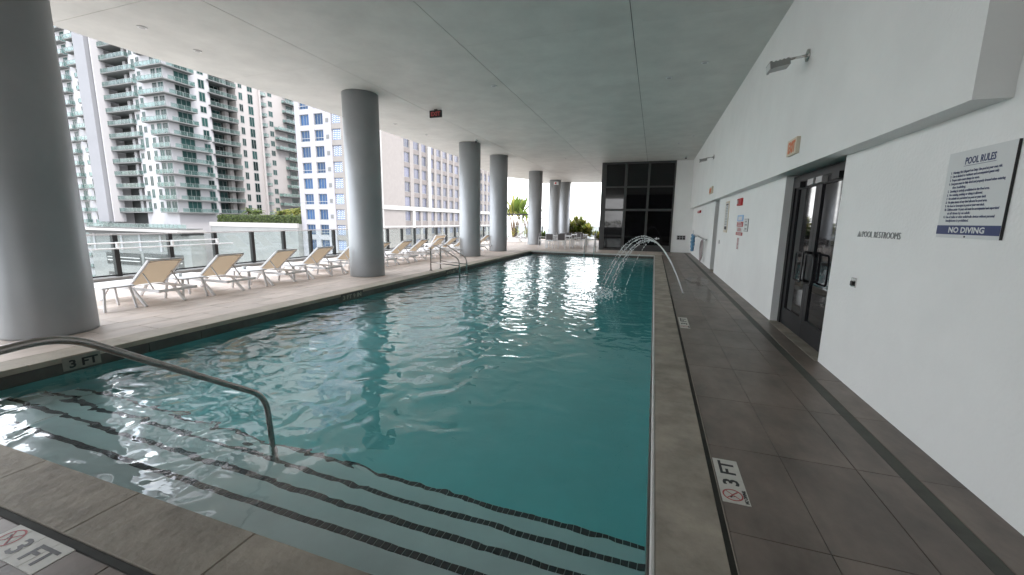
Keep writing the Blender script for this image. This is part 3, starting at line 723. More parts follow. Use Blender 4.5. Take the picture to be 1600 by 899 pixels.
# flood lights on arms
for y, z, lab in ((6.63,3.77,'near silver flood light on a short arm high on the upper wall'), (15.6,3.80,'far silver flood light on an arm near the end of the upper wall')):
    t = thing('flood_light', lab, 'wall light', (UX, y, z), 'flood lights on the upper wall')
    MB().tube([(UX,y,z),(UX-.02,y,z)], .075, 20).build('wall_plate', 'steel', t)
    MB().tube([(UX-.02,y,z),(UX-.24,y,z-.03)], .016, 8).build('arm', 'steel', t)
    MB().bar((UX-.24,y-.07,z-.035),(UX-.24,y+.07,z-.035), .03, .02).build('yoke', 'steel', t)
    b = MB(); b.bar((UX-.22,y,z-.075),(UX-.42,y,z-.11), .20, .075); b.bar((UX-.42,y,z-.11),(UX-.445,y,z-.114), .23, .10)
    b.build('lamp_head', 'silver', t); MB().bar((UX-.4455,y,z-.114),(UX-.449,y,z-.1145), .19, .07).build('lens', 'sign_white', t)
    b = MB()
    for k in range(4): b.bar((UX-.24-.045*k,y,z-.04-.008*k),(UX-.255-.045*k,y,z-.043-.008*k), .19, .02)
    b.build('cooling_fin', 'silver', t)
# near glass double door
dr = thing('glass_double_door', 'black framed glass double doors with pull handles in the right wall', 'door', (WX+.12, 6.64, 0))
xf = WX+.145
fr = MB(); fr.box(xf-.04, xf+.09, DY1-.10, DY1, .004, DZ); fr.box(xf-.04, xf+.09, DY0, DY0+.06, .004, DZ); fr.box(xf-.04, xf+.09, DY0+.06, DY1-.10, DZ-.10, DZ)
fr.build('door_frame', 'frame_dark', dr)
mid = 6.66
for a_, c_ in ((mid+.003, DY1-.103), (DY0+.063, mid-.003)):
    lf = MB(); z1 = DZ-.105
    lf.box(xf-.02, xf+.03, a_, a_+.11, .01, z1); lf.box(xf-.02, xf+.03, c_-.11, c_, .01, z1)
    lf.box(xf-.02, xf+.03, a_+.11, c_-.11, .01, .27); lf.box(xf-.02, xf+.03, a_+.11, c_-.11, z1-.10, z1)
    d = lf.build('door_leaf', 'door_alu', dr)
    MB().box(xf, xf+.012, a_+.111, c_-.111, .271, z1-.101).build('pane', 'door_glass', d)
    hy = a_+.055 if a_ > 6.6 else c_-.055; s = 1 if a_ > 6.6 else -1
    MB().tube(fillet([(xf-.02,hy,.82),(xf-.085,hy,.82),(xf-.085,hy+s*.0,1.22),(xf-.02,hy,1.22)], .04, 4), .016, 8).build('pull_handle', 'black', d)
    MB().tube(fillet([(xf-.085,hy,.80),(xf-.085,hy+s*.30,.80),(xf-.085,hy+s*.30,1.20),(xf-.085,hy,1.20)], .06, 4), .013, 8).build('push_bar', 'black', d)
    for y in ((hy+s*.10), (hy+s*.62)): MB().box(xf-.085, xf-.021, y-.11, y+.11, z1-.085, z1-.005).build('door_closer', 'grey_metal' if abs(y-mid) < .3 else 'door_alu', d)
fd_ = thing('black_door', 'plain black door deep in the far doorway of the right wall', 'door', (WX+.15, 15.2, 0))
MB().box(WX+.16, WX+.22, FY0+.012, FY1-.01, .004, 2.33).build('door_leaf', 'black', fd_)
MB().box(WX+.12, WX+.159, FY1-.20, FY1-.03, 2.18, 2.28).build('door_closer', 'grey_metal', fd_)
MB().tube([(WX+.10,15.0,.9),(WX+.10,15.0,1.15)], .012, 8).build('handle', 'steel', fd_)
# safety pole rack, float and net at the far end of the wall
t = thing('rack_pole', 'grey pole on brackets low on the far right wall', 'pole', (WX, 19, 1))
MB().tube([(WX-.10,21.4,1.04),(WX-.10,16.6,.985)], .02, 8).build('pole_tube', 'grey_metal', t)
for y in (20.8, 17.2): MB().box(WX-.12, WX-.001, y-.03, y+.03, .97, 1.0).build('bracket', 'grey_metal', t)
t = thing('rescue_float', 'blue rescue float hanging in the far corner of the wall', 'float', (WX, 22.3, .8))
b = MB()
for k in range(14): b.blob((WX-.09+.02*math.sin(k*1.7), 22.0+.06*math.sin(k*2.1)+.25*(k % 3 == 0), 1.0-.055*k), .085, sq=1.1)
b.build('float_body', 'blue_float', t)
MB().tube([(WX-.09,22.1,1.25),(WX-.08,22.05,.9),(WX-.1,22.2,.25)], .02, 6).build('rope', 'sign_white', t)
t = thing('coiled_rope', 'coiled grey and red rope hanging from the pole on the far wall', 'rope', (WX, 17.6, .7))
for k in range(6):
    a_ = .12+.02*k; MB().tube([(WX-.11-.006*k, 17.4+.10*k*.5+a_*2.2*math.sin(q*.63)*(.6+.4*abs(math.sin(q*.315))), .62-.02*k-(.36+.03*(k % 3))*math.cos(q*.63)) for q in range(11)], .013, 5).build('loop', 'rope' if k % 2 else 'grey_metal', t)
t = thing('wall_vent', 'dark louvred vent on the white end wall', 'vent', (1.42, 24.05, .8))
MB().box(1.20, 1.64, 24.03, 24.049, .68, .93).build('vent_frame', 'grey_metal', t)
for k in range(3): MB().box(1.23+.14*k, 1.34+.14*k, 24.022, 24.031, .71, .80).build('slot', 'black', t); MB().box(1.23+.14*k, 1.34+.14*k, 24.022, 24.031, .82, .90).build('slot', 'black', t)
# cameras and ceiling fittings
for x, y, lab in ((1.28,22.9,'small white dome camera under the ceiling in the far right corner'), (-7.25,16.2,'small white dome camera by the top of the third column')):
    t = thing('dome_camera', lab, 'camera', (x,y,H)); MB().tube([(x,y,H),(x,y,H-.05)], [.07,.07], 16).build('base', 'sign_white', t); MB().blob((x,y,H-.06), .055).build('dome', 'black', t)
t = thing('bullet_camera', 'small camera clamped to the top of a far column', 'camera', (-7.6,32.7,H-.3)); MB().box(-7.75,-7.45,32.4,32.72,H-.42,H-.2).build('body', 'sign_white', t); MB().tube([(-7.6,32.39,H-.31),(-7.6,32.36,H-.31)], .07, 10).build('lens', 'red', t)
def glab(i): return ['ceiling spot farthest left, just inside the roof edge', 'ceiling spot second from the left near the roof edge', 'ceiling spot above the roof edge right of the second column', 'ceiling spot left of the hanging exit sign', 'ceiling spot in the middle of the ceiling', 'ceiling spot right of the middle joint near the right wall',
   'ceiling spot near the glazed room, left of it', 'small ceiling spot over the far pool end', 'ceiling spot above the end wall', 'ceiling spot closest to the far end of the upper wall', 'ceiling spot far left above the palm leaves', 'ceiling spot beside the right ceiling joint'][i]
for i, (x, y) in enumerate([(-8.78,5.24),(-8.91,6.26),(-8.81,12.77),(-8.69,14.68),(-3.98,9.98),(.77,9.85),(-4.5,26.04),(-4.66,21.98),(.75,19.03),(1.19,17.55),(-7.41,26.67),(.1,10.6)]):
    t = thing('ceiling_spot', glab(i), 'ceiling light', (x,y,H), 'small round ceiling spots')
    MB().tube([(x,y,H-.0005),(x,y,H-.014)], [.075,.068], 20).build('trim_ring', 'white_metal', t); MB().tube([(x,y,H-.0145),(x,y,H-.018)], .045, 16).build('lens', 'grey_metal', t)

# ------------------------------------------------------------------ dining tables and chairs at the far end
def dining_table(lab, x, y, sx, sy):
    t = thing('dining_table', lab, 'table', (x, y, 0), 'white dining tables at the far end')
    MB().slabtile(x-sx, x+sx, y-sy, y+sy, .71, .745, .006).build('table_top', 'white_metal', t)
    for a in (-1, 1):
        for b_ in (-1, 1): MB().bar((x+a*(sx-.08), y+b_*(sy-.08), .71), (x+a*(sx-.05), y+b_*(sy-.05), 0), .05, .05).build('leg', 'white_metal', t)
dining_table('nearer white dining table with dark backed chairs at the far pool end', -5.35, 24.3, .75, .42)
dining_table('farther white dining table in front of the yellow green bush', -5.0, 27.6, .8, .45)
def make_chair():
    t = thing('dining_chair', 'chair', 'chair', (0,0,0))
    MB().slabtile(-.22, .22, -.22, .22, .425, .45, .006).build('seat', 'sling_white', t)
    for x in (-.215, .215):
        MB().bar((x,-.21,.64), (x,-.24,0), .025, .025).build('leg', 'white_metal', t)
        MB().bar((x,.21,.86), (x,.25,0), .025, .025).build('leg', 'white_metal', t)
        MB().bar((x,-.22,.645), (x,.235,.66), .03, .02).build('armrest', 'white_metal', t)
    MB().box(-.2, .2, .205, .225, .52, .86).build('backrest', 'chair_dark', t)
    return t
cp = make_chair(); first = True
spots = [(-6.35,24.2,90,'dark backed white chair at the left end of the nearer dining table'), (-5.75,23.55,180,'dark backed white chair on the pool side of the nearer table, left one'), (-5.05,23.5,184,'dark backed white chair on the pool side of the nearer table, right one'), (-4.3,24.4,-85,'dark backed white chair at the right end of the nearer dining table'), (-5.4,25.1,0,'dark backed white chair behind the nearer dining table'),
         (-6.05,27.5,95,'dark backed chair at the left end of the farther table'), (-5.3,26.8,180,'dark backed chair on the near side of the farther table, left one'), (-4.5,26.8,175,'dark backed chair on the near side of the farther table, right one'), (-3.9,27.7,-90,'dark backed chair at the right end of the farther table'), (-5.0,28.4,0,'dark backed chair behind the farther dining table')]
for x, y, a, lab in spots:
    o = cp if first else dup(cp); first = False
    o.location = (x, y, 0); o.rotation_euler.z = R(a); tag(o, lab, group='white chairs with dark backs round the dining tables')

# ------------------------------------------------------------------ plants on the terrace
def leaf_strip(b, base, dirv, length, width, droop, n=5, mi=0, twist=0.):
    base = Vector(base); d = Vector(dirv).normalized(); side = d.cross(Vector((0,0,1)))
    side = side.normalized() if side.length > .05 else Vector((math.cos(twist), math.sin(twist), 0))
    vs = []; p = base.copy(); dd = d.copy()
    for i in range(n+1):
        t = i/n; wd = width*(.35+1.3*t if t < .5 else 2.0*(1-t))*.5+.002
        vs += [p-side*wd, p+Vector((0,0,-wd*.25)), p+side*wd]
        dd = (dd+Vector((0,0,-droop/n))).normalized(); p = p+dd*(length/n)
    b.add(vs, [(i*3+j, i*3+j+1, i*3+4+j, i*3+3+j) for i in range(n) for j in (0, 1)], mi, True)
def plant(name, lab, cat, loc, crown, trunk, m, group=None):
    t = thing(name, lab, cat, loc, group)
    if crown.v: inst(crown.mesh('crown', m), 'crown', t)
    if trunk.v: inst(trunk.mesh('trunk', 'bark'), 'trunk', t)
    return t
def fan_palm(lab, loc, h, n, sp, seed, group=None):
    r = random.Random(seed); c = MB(); tk = MB()
    for k in range(n):
        a = -1+2*k/(n-1); L_ = h*(.62+.2*r.random()); dx = math.sin(a*.62)*sp; y = r.uniform(-.25,.25)
        b0 = Vector((a*.25, y*.5, .3)); b1 = b0+Vector((dx*.55, y, h*.52))
        tk.tube([(a*.15, 0, 0), b0, b0.lerp(b1, .5)+Vector((-.05*a,0,0)), b1], [.10,.08,.05,.025], 6)
        for q in range(3):
            leaf_strip(c, b1-Vector((0,0,.25*q)), (dx*.55+r.uniform(-.25,.25), y+r.uniform(-.4,.4), 1.1), h*.46*r.uniform(.7,1.05), .52, .5+.5*r.random(), 6, 0 if r.random() < .65 else 1, r.random()*3)
    for q in range(46):
        leaf_strip(c, (r.uniform(-.5,.5), r.uniform(-.4,.4), r.uniform(0,.5)), (r.uniform(-1,1), r.uniform(-1,1), r.uniform(.4,1.4)), r.uniform(.5,1.0), .07, .9, 4, 1)
    return plant('travellers_palm', lab, 'palm', loc, c, tk, ['leaf','leaf_yellow'], group)
fan_palm('tall upright paddle leaved palm between the fourth and fifth columns', (-13.1,38.6,0), 4.3, 9, 1.5, 1)
fan_palm('shorter paddle leaved palm leaning right beside the fifth column', (-11.6,38.6,0), 3.0, 6, 1.6, 5)
def yucca(name, lab, loc, heads, m, seed, size=.62, nl=44, group=None, cat='plant'):
    r = random.Random(seed); c = MB(); tk = MB()
    for (hx, hy, hz) in heads:
        tk.tube([(hx*.25, hy*.25, 0), (hx*.7, hy*.7, hz*.5), (hx, hy, hz)], [.07,.055,.04], 6)
        for q in range(nl):
            a = r.uniform(0, 6.283); e = r.uniform(-.5, 1.35)
            leaf_strip(c, (hx, hy, hz+r.uniform(-.25,.08)), (math.cos(a)*math.cos(e), math.sin(a)*math.cos(e), math.sin(e)), size*r.uniform(.6,1.1), .17, .35, 4, 0 if r.random() < .55 else 1)
    return plant(name, lab, cat, loc, c, tk, m, group)
r_ = random.Random(11)
yucca('spiky_bush', 'wide yellow green spiky bush behind the dining tables', (-6.3,36.2,0), [(1.05*math.cos(a_)*q_, .6*math.sin(a_*1.7), .55+1.25*(1-abs(math.cos(a_)*q_))*r_.random()+.35*r_.random()) for a_, q_ in [(r_.uniform(0,6.28), r_.random()**.5) for _ in range(34)]], ['leaf_yellow','leaf'], 3, .62, 46)
yucca('spiky_bush', 'narrow spiky bush against the farthest silver column', (-8.0,36.3,0), [(r_.uniform(-.3,.4), r_.uniform(-.3,.3), r_.uniform(.4,1.5)) for _ in range(8)], ['leaf_yellow','leaf'], 9, .5, 36)
yucca('low_shrub', 'low yellow green shrub beside the glazed room', (-4.3,36.3,0), [(r_.uniform(-.7,.5), r_.uniform(-.3,.3), r_.uniform(.1,.55)) for _ in range(9)], ['leaf_yellow','leaf'], 13, .45, 34)
yucca('low_shrub', 'low dark shrub right of the fifth column', (-9.0,36.4,0), [(r_.uniform(-.7,.7), r_.uniform(-.3,.3), r_.uniform(.1,.4)) for _ in range(9)], ['leaf','hedge'], 17, .4, 34)
t = thing('pergola', 'white posts carrying a dark beam in front of the tall palm leaves', 'pergola', (-11.5,34,0))
for x in (-10.94, -12.9): MB().box(x-.07, x+.07, 33.93, 34.07, 0, 2.09).build('post', 'white_metal', t)
MB().box(-13.1, -10.2, 33.95, 34.05, 2.0905, 2.2).build('beam', 'frame_dark', t)
# planting behind the viewer: what the dark panes reflect
t = thing('planter_hedge', 'planted bed with yellow green leaves behind the pool front, seen only mirrored', 'hedge', (-8,-9,0))
MB().box(-14, 2, -9.6, -8.8, -.2, .9).build('planter_box', 'podium', t)
c = MB(); r = random.Random(4)
for q in range(900): leaf_strip(c, (r.uniform(-14,2), r.uniform(-9.5,-8.9), r.uniform(.8,1.5)), (r.uniform(-1,1), r.uniform(-1,1), r.uniform(.2,1.3)), r.uniform(.3,.7), .09, .5, 4, r.random() < .5)
tag(c.build('foliage', ['leaf','leaf_yellow'], t), kind='stuff')

# ------------------------------------------------------------------ apartment tower with green glass balconies
TF = [2.35+2.65*j for j in range(-7, 18)]          # slab levels
tw = thing('apartment_tower', 'tall white apartment tower with stacked green glass balconies', 'building', (-110, 60, 0))
b = MB(); T1 = 72
b.box(-131, -115, 60, 62.2, -36, T1); b.box(-106.3, -96.001, 60, 62.2, -36, T1)
b.box(-131, -96, 62.2, 69.1, -36, T1); b.box(-131, -98.2, 69.1, 75.1, -36, T1)
b.build('front_wall', 'tower_white', tw)
b = MB(); b.box(-131, -96.002, 75.1, 81.7, -36, T1); b.box(-131, -104, 81.7, 101, -36, T1)
b.box(-96, -95.75, 75.1, 75.5, -36, T1); b.box(-96, -95.7, 81.2, 81.69, -36, T1); b.box(-104, -103.6, 100.5, 101, -36, T1)
b.build('side_wall', 'tower_side', tw)
MB().box(-118.75, -115.0, 57.4, 59.99, .2, T1).build('fin_wall', 'fin', tw)
MB().box(-114.99, -114.55, 58.2, 60.3, .2, T1).build('dark_strip', 'recess', tw); MB().box(-114.54, -114.2, 58.0, 60.2, .2, T1).build('white_strip', 'tower_white', tw)
MB().box(-115, -106.3, 62.15, 62.19, -36, T1).build('recess_wall', 'recess', tw)
MB().box(-98.19, -98.1, 69.12, 75.08, -36, T1).build('recess_wall', 'recess', tw)
cache = {}
def win(parent, wd, ht, c, face, fm='win_frame', gm='win_green', name='window', muls=1, fr_=.09, proud=.06):
    """framed window: frame part with a pane sub-part; face 'f' looks to -Y, 's' looks to +X"""
    key = (round(wd,2), round(ht,2), face, fm, gm, muls, proud)
    if key not in cache:
        f = MB(); p = MB(); W, T = wd/2, ht/2; e = fr_
        def bx(m, a0, a1, z0, z1, d0, d1):
            if face == 'f': m.box(a0, a1, -d1, -d0, z0, z1)
            else: m.box(d0, d1, a0, a1, z0, z1)
        bx(f, -W, W, T-e, T, .0, proud); bx(f, -W, W, -T, -T+e, .0, proud)
        bx(f, -W, -W+e, -T+e, T-e, .0, proud); bx(f, W-e, W, -T+e, T-e, .0, proud)
        for i in range(muls):
            x = -W+(i+1)*wd/(muls+1); bx(f, x-e*.4, x+e*.4, -T+e, T-e, .002, proud-.005)
        bx(p, -W+e, W-e, -T+e, T-e, .001, .02)
        cache[key] = (f.mesh(name, fm), p.mesh('pane', gm))
    f, p = cache[key]; o = inst(f, name, parent, Vector(c)-wloc(parent)); inst(p, 'pane', o); return o
def balcony(parent, kind, c, slab, sides):
    """slab box (local) with glass balustrades along the given edges"""
    if kind not in cache:
        x0, x1, y0, y1 = slab; s = MB().box(x0, x1, y0, y1, -.09, .10); g = MB(); rl = MB()
        for sd_ in sides:
            if sd_ == 'f': a = (x0, x1, y0, y0+.05); n_ = int((x1-x0)/1.3)+1; ps = [(x0+(x1-x0)*i/n_, y0+.025) for i in range(n_+1)]
            if sd_ == 'b': a = (x0, x1, y1-.05, y1); n_ = int((x1-x0)/1.3)+1; ps = [(x0+(x1-x0)*i/n_, y1-.025) for i in range(n_+1)]
            if sd_ == 'r': a = (x1-.05, x1, y0, y1); n_ = int((y1-y0)/1.3)+1; ps = [(x1-.025, y0+(y1-y0)*i/n_) for i in range(n_+1)]
            if sd_ == 'l': a = (x0, x0+.05, y0, y1); n_ = int((y1-y0)/1.3)+1; ps = [(x0+.025, y0+(y1-y0)*i/n_) for i in range(n_+1)]
            g.box(*a, .16, .90); rl.box(a[0]-.02, a[1]+.02, a[2]-.02, a[3]+.02, .905, .945)
            for px, py in ps: rl.box(px-.035, px+.035, py-.035, py+.035, .12, .904)
        cache[kind] = (s.mesh('balcony', 'slab'), g.mesh('balustrade', 'bal_glass'), rl.mesh('balcony_rail', 'win_frame'))
    s, g, rl = cache[kind]; o = inst(s, 'balcony', parent, Vector(c)-wloc(parent)); inst(g, 'balustrade', o); inst(rl, 'balcony_rail', o); return o
r = random.Random(21)
for j, z in enumerate(TF):
    k = j-7; left = k < 0
    if -9 < k < 17:
        win(tw, .95, 1.7, (-123.9, 60, z+1.45), 'f') if k % 3 else win(tw, .95, 1.3, (-123.6, 60, z+1.3), 'f')
        balcony(tw, 'balA', (-127.5, 60, z), (-2.6, 1.0, -1.2, 0), 'fr'); win(tw, 1.6, 2.2, (-127.6, 60, z+1.25), 'f', name='balcony_door')
        xw = -121.0 if (k//3) % 2 else -121.9
        balcony(tw, 'balB1' if (k//3) % 2 else 'balB2', (-121.0, 60, z), (-1.9, 2.2, -1.1, 0) if (k//3) % 2 else (-4.0, 2.2, -1.2, 0), 'fl')
        win(tw, 1.1, 2.2, (-122.3, 60, z+1.25), 'f', name='balcony_door'); win(tw, 1.2, 2.2, (-120.0, 60, z+1.25), 'f', name='balcony_door')
    if left: continue
    # C: recess right of the fin
    w2 = 1.6 if (k % 5 in (0, 1)) or k in (8,9,10) else 0
    balcony(tw, 'balC%d' % (w2 > 0), (-110, 60, z), (-4.5, 4.0+w2, -.9, 2.1), 'fr')
    win(tw, 1.7, 2.2, (-111.3, 62.14, z+1.25), 'f', name='balcony_door'); win(tw, 1.5, 2.2, (-107.6, 62.14, z+1.25), 'f', name='balcony_door')
    MB().box(-109.6, -108.7, 60.8, 62.1, z+.13, z+2.52).build('wall_stub', 'tower_white', tw)
    # plain windows on the front
    win(tw, 1.05, [2.0,1.2,1.7][k % 3], (-104.9 if w2 else -105.3, 60, z+1.4), 'f')
    win(tw, 1.0, [1.3,1.9,2.1][k % 3], (-103.35, 60, z+1.4), 'f')
    # D: corner balcony wrapping round
    up = k >= 7
    x0 = -102.4 if up else -99.9
    o = balcony(tw, 'balD%d' % up, (-96, 60, z), (x0+96, 1.35, -1.15, 0), 'fl')
    balcony(tw, 'balE%d' % up, (-96, 60, z), (.001, 1.35, .001, 5.2 if up else 7.6), 'rb')
    if not up: win(tw, 1.0, 2.2, (-101.0, 60, z+1.25), 'f')
    win(tw, 1.4, 2.3, (-98.9, 60, z+1.28), 'f', name='balcony_door', gm='win_green'); win(tw, 1.7, 2.3, (-97.0, 60, z+1.26), 'f', name='balcony_door')
    win(tw, 2.9, 2.35, (-96, 63.4, z+1.3), 's', name='balcony_door', muls=2)
    # E windows on the side
    h_ = [2.0,1.9,1.4][k % 3]; win(tw, 1.35, h_, (-96, 67.5 if not up else 67.4, z+1.4), 's')
    # F dark recessed balconies
    balcony(tw, 'balF', (-96, 72, z), (-2.05, .75, -3.4, 2.95), 'rl')
    balcony(tw, 'balF2', (-96, 68.6, z), (.001, .75, -.7, -.001), 'rl') if k % 4 == 9 else None
    win(tw, 2.8, 2.3, (-98.09, 71.2, z+1.3), 's', name='balcony_door', muls=2)
    MB().box(-98.05, -97.0, 73.0, 73.9, z+.13, z+2.52).build('wall_stub', 'tower_side', tw)
    # G, H windows
    win(tw, .95, 1.7, (-96, 76.5, z+1.4), 's', gm='win_green'); win(tw, 1.35, 2.0 if k % 2 else 2.25, (-96, 79.0, z+1.35), 's')
    # set-back stacks
    balcony(tw, 'balI', (-104, 85.5, z), (.001, 1.2, -3.7, 3.9 if k % 6 > 1 else 3.9), 'rl')
    win(tw, 4.2, 2.2, (-104, 84.6, z+1.25), 's', name='balcony_door', muls=2)
    win(tw, 1.3, 1.5, (-104, 91.6, z+1.4), 's')
    balcony(tw, 'balJ%d' % (k % 7 in (0,1,2)), (-104, 97.5, z), (.001, 1.6, -5.0 if k % 7 in (0,1,2) else -2.0, 3.4), 'rlb')
    win(tw, 2.4, 2.2, (-104, 98, z+1.25), 's', name='balcony_door')
# ------------------------------------------------------------------ low podium with an overhanging roof in front of the tower
pd = thing('low_podium', 'low white podium with a thin overhanging roof and dark garage openings below the tower', 'building', (-105, 57, 0))
MB().box(-122.3, -89.0, 57.0, 59.9, -36, -2.3).build('podium_wall', 'podium', pd)
MB().box(-122.8, -88.6, 54.6, 59.95, -1.62, -1.18).build('roof', 'band', pd)
MB().box(-122.3, -89.0, 55.4, 59.9, -2.29, -1.63).build('soffit', 'frame_dark', pd)
for x0, x1, z0, z1 in ((-117,-105,-9.2,-6.6), (-104,-91.5,-9.0,-6.4), (-117,-105,-13.4,-11.0), (-104,-91.5,-13.3,-11.0)):
    MB().box(x0, x1, 56.93, 56.999, z0, z1).build('garage_opening', 'recess', pd)
    for q in range(2): MB().box(x0+.4, x1-.4, 56.88, 56.929, z0+.8+q*.7, z0+1.0+q*.7).build('guard_bar', 'grey_metal', pd)
for x in (-120.5, -110.7, -104.5, -97.8): MB().box(x-.3, x+.3, 56.8, 56.999, -5.9, -2.31).build('pier', 'tower_white', pd)
for x in (-94.6, -93): MB().box(x-.6, x+.6, 56.95, 56.999, -4.6, -3.4).build('louvre', 'slab', pd)
balcony(pd, 'terrace', (-105, 57.2, -1.0), (-17, 16, -.6, 2.6), 'f')
# ------------------------------------------------------------------ planted podium with the clipped hedge
pp = thing('planted_podium', 'pale podium wall topped by the clipped hedge, left of the blue windowed building', 'building', (-76, 60, 0))
MB().box(-88.4, -64.7, 61.0, 80, -36, .42).build('podium_body', 'podium', pp)
MB().box(-88.5, -64.65, 60.9, 61.3, -.35, .52).build('parapet', 'band', pp)
def foliage_box(b, x0, x1, y0, y1, z0, z1, n, r, s=.28):
    for q in range(n):
        f = r.random()
        p = [r.uniform(x0,x1), r.uniform(y0,y1), r.uniform(z0,z1)]
        if f < .45: p[1] = y0+r.uniform(-.12,.1)
        elif f < .75: p[2] = z1+r.uniform(-.15,.14)
        d = Vector((r.uniform(-1,1), r.uniform(-1,.3), r.uniform(-.4,1))).normalized(); e = d.orthogonal().normalized()*s*.5; g = d.cross(e)
        c = Vector(p); b.add([c-e, c+g*.7, c+e, c-g*.7], [(0,1,2,3)], 0 if r.random() < .7 else 1)
r = random.Random(31)
hd = thing('clipped_hedge', 'long dark clipped hedge on top of the pale podium wall', 'hedge', (-76, 61.5, .4))
b = MB().box(-86.4, -64.8, 61.5, 63, .43, 1.72); foliage_box(b, -86.6, -64.8, 61.35, 63.1, .5, 1.9, 6500, r)
b.build('foliage', ['hedge','leaf'], hd)
def small_palm(lab, loc, h, n, m, seed, spread=1.9):
    r = random.Random(seed); c = MB(); tk = MB()
    for s_ in range(3):
        ox, oy = r.uniform(-spread*.6, spread*.6), r.uniform(-.6,.6); hh = h*r.uniform(.55,.75)
        tk.tube([(ox*.6,oy*.6,0),(ox*.85,oy,hh*.5),(ox,oy,hh)], [.16,.13,.10], 6)
        for q in range(n):
            a = r.uniform(0,6.283); e = r.uniform(-.1,1.2); L_ = r.uniform(1.3,2.2)
            d = Vector((math.cos(a)*math.cos(e), math.sin(a)*math.cos(e), math.sin(e))); p = Vector((ox,oy,hh)); dd = d.copy()
            for i in range(7):
                p2 = p+dd*L_/7; sd_ = dd.cross(Vector((0,0,1))); sd_ = sd_.normalized() if sd_.length > .05 else Vector((1,0,0))
                for s2 in (-1, 1):
                    tip = p+sd_*s2*.42*(1-i/9)+dd*.25+Vector((0,0,-.14)); c.add([p, p2, tip], [(0,1,2)], 0 if r.random() < .6 else 1)
                p = p2; dd = (dd+Vector((0,0,-.26))).normalized()
    return plant('garden_palm', lab, 'palm', loc, c, tk, m)
small_palm('dark green garden palm clump above the left part of the hedge', (-82.5,66,.4), 3.6, 26, ['leaf','hedge'], 2)
small_palm('yellow tinged garden palm above the right end of the hedge', (-69.5,66,.4), 3.3, 26, ['leaf_yellow','leaf'], 4, 2.2)
small_palm('green garden palm between the dark clump and the yellow one', (-73.6,66,.4), 3.3, 24, ['leaf','leaf_yellow'], 6, 1.4)

# ------------------------------------------------------------------ hotel block: white front with blue windows, beige long side
ht = thing('hotel_block', 'large hotel block with blue windows on its white front and a long beige side', 'building', (-47, 62, 0))
P = 2.86; ZB = [1.32+P*k for k in range(-8, 14)]     # window sill levels
MB().box(-64.6, -47.35, 62.35, 122, -36, 44).build('core_wall', 'hotel_white', ht)
fx = [(-63.4,-61.35), (-60.1,-58.15), (-56.25,-54.3)]
b = MB()
for x0, x1 in ((-64.6,-63.45), (-61.3,-60.15), (-58.1,-56.3)): b.box(x0, x1, 62, 62.349, -36, 44)
for k, z in enumerate(ZB):
    for x0, x1 in fx[:2]: b.box(x0-.049, x1+.049, 62.02, 62.349, z+1.92, z+P-.03)
b.build('white_front', 'hotel_white', ht)
b = MB(); b.box(-54.25, -47.0, 62.03, 62.349, -36, 44)
for z in ZB: b.box(-56.299, -54.251, 62.05, 62.349, z+1.92, z+P-.03)
b.build('stone_front', 'hotel_stone', ht)
b = MB()
for k in range(30): b.box(-64.62, -56.31, 61.985, 62.0, -36+P*2*k+.6, -36+P*2*k+.68)
b.build('string_line', 'band', ht)
for z in ZB:
    for i, (x0, x1) in enumerate(fx):
        o = win(ht, x1-x0, 1.93, ((x0+x1)/2, 62.30, z+.95), 'f', 'win_frame' if i < 2 else 'hotel_white', 'win_blue' if i < 2 else 'reflection_blue', 'window', 2 if i < 2 else 3, .07)
    MB().box(-57.45, -56.85, 61.95, 61.999, z+.25, z+.95).build('wall_vent', 'slab', ht)
# patterned reflections in the right hand front windows: painted in as fine white strips
lat = MB()
for i in range(5):
    for j in range(5):
        x = -.86+.36*i; z = -.80+.34*j; lat.bar((x,-.03,z), (x+.24,-.03,z+.22), .02, .10); 
lm = lat.mesh('reflection_strips', 'sign_white')
for o in [o for o in ht.children if o.name.startswith('window') and abs(o.location.x+47+55.275+0) < 200]:
    if abs((o.location.x-47)+55.275) < .1: inst(lm, 'reflection_strips', o)
# side
sy = [(70.8,72.8), (74.2,76.3), (77.3,79.2), (80.9,82.4), (83.5,85.4), (86.35,88.4), (89.5,91.5), (92.3,94.5)] + [(95.6+3*k, 97.5+3*k) for k in range(8)]
b = MB(); b.box(-47.349, -47, 62.0, 70.75, -36, 44); prev = 70.75
pier = MB()
for (y0, y1), nx_ in zip(sy, sy[1:]+[(122.05,0)]): pier.box(-47.349, -47.02, y1+.05, nx_[0]-.05, -36, 44)
b.build('blank_wall', 'beige', ht); pier.build('piers', 'beige', ht)
for y0, y1 in sy:
    sm_ = MB().box(-.349, -.07, -(y1-y0)/2-.05, (y1-y0)/2+.05, 0, P-1.95).mesh('spandrel', 'beige_dark')
    for z in ZB: 
        if z < 24: inst(sm_, 'spandrel', ht, Vector((-47, (y0+y1)/2, z+1.92))-wloc(ht))
MB().box(-47, -46.75, 79.5, 80.6, 4.15, 44).build('white_pilaster', 'band', ht); MB().box(-47, -46.75, 73.1, 74.0, -36, 3.34).build('white_pilaster', 'band', ht)
MB().box(-47, -46.7, 62.0, 122, 3.36, 4.13).build('white_band', 'band', ht); MB().box(-47.4, -46.8, 61.7, 63.6, -36, 44).build('corner_pilaster', 'band', ht)
MB().box(-47, -46.8, 63.6, 122, .02, .32).build('white_band', 'band', ht)
for z in ZB:
    if z > 24: continue
    for y0, y1 in sy: win(ht, y1-y0, 1.93, (-47.30, (y0+y1)/2, z+.95), 's', 'win_frame', 'win_violet', 'window', 2, .07)

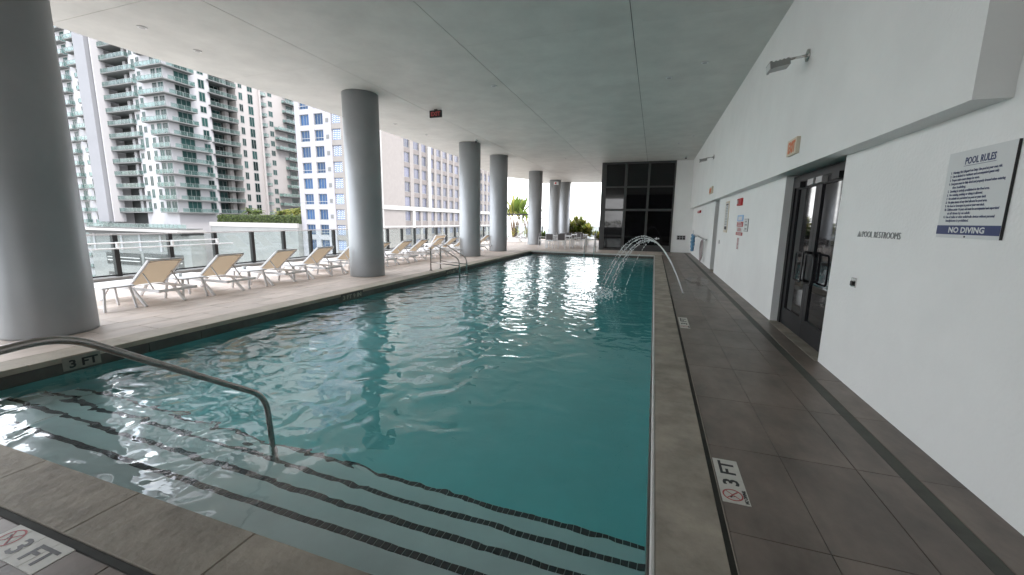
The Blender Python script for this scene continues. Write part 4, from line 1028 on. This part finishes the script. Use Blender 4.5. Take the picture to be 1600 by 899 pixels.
# ------------------------------------------------------------------ far low city
r = random.Random(77)
for i in range(14):
    y = r.uniform(420, 900); a = R(r.uniform(-19, -7)); x = y*math.tan(a); h_ = r.uniform(12, 34)*(y/650); wd = r.uniform(16, 42)
    t = tag(MB().box(x-wd/2, x+wd/2, y, y+25, -36, -36+h_).box(x-wd/4, x+wd/6, y+4, y+18, -36+h_, -36+h_+4).build('city_block', 'city', None, (x, y, -36)), 'pale low building in the hazy city beyond the terrace', 'building', 'hazy city buildings beyond the terrace')
    t.location = (x, y, -36)

# dark wall added behind the viewer to block light from the rear, with potted trees: seen only mirrored in the dark panes
bw = thing('rear_light_block', 'dark unseen wall added behind the viewer to block light from the rear', 'wall', (-1,-4.2,0))
MB().box(-3.7, WX, -4.4, -4.2, -.2, H-.002).build('wall_face', 'frame_dark', bw); MB().box(-10.2, -6.3, -4.4, -4.2, -.2, H-.002).build('wall_face', 'frame_dark', bw)
for i, (x, lab) in enumerate([(-2.7,'left potted tree against the wall behind the viewer'), (-.7,'right potted tree against the wall behind the viewer')]):
    r = random.Random(50+i); c = MB(); tk = MB(); tk.tube([(0,0,.3),(.05,0,1.2),(.1,.1,2.2)], [.05,.04,.02], 8)
    for q in range(420):
        a = r.uniform(0,6.283); e = r.uniform(-.4,1.4); rr = .75*r.random()**.4
        leaf_strip(c, (rr*math.cos(a)*math.cos(e), .45*rr*math.sin(a)*math.cos(e), 1.7+1.1*rr*math.sin(e)), (math.cos(a), math.sin(a), r.uniform(-.3,1)), r.uniform(.2,.38), .09, .5, 3, r.random() < .4)
    t = plant('potted_tree', lab, 'plant', (x, -3.6, 0), c, tk, ['leaf','hedge']); MB().tube([(x,-3.6,0),(x,-3.6,.45)], [.17,.23], 16).build('pot', 'frame_dark', t)
# wet patch round the jet
M['wet'] = glass('wet', (.80,.79,.78), 1.0, None, .15, .42, .02)
def patch(name, cx, cy, rx, ry, z, m, seed):
    r = random.Random(seed); k = 40; vs = [(cx, cy, z)]; ph = [r.uniform(0,6.28) for _ in range(4)]
    for i in range(k):
        a = 6.2832*i/k; q = 1+.18*math.sin(2*a+ph[0])+.13*math.sin(3*a+ph[1])+.08*math.sin(7*a+ph[2])+.05*math.sin(11*a+ph[3])
        vs.append((cx+rx*q*math.cos(a), cy+ry*q*math.sin(a), z))
    return tag(MB().add(vs, [(0, 1+i, 1+(i+1) % k) for i in range(k)]).build(name, m, None, (0,0,0)), kind='stuff')
patch('wet_patch', .95, 10.6, .42, 1.9, .0036, 'wet', 3); patch('wet_patch', 1.25, 12.3, .25, 1.0, .0036, 'wet', 8)
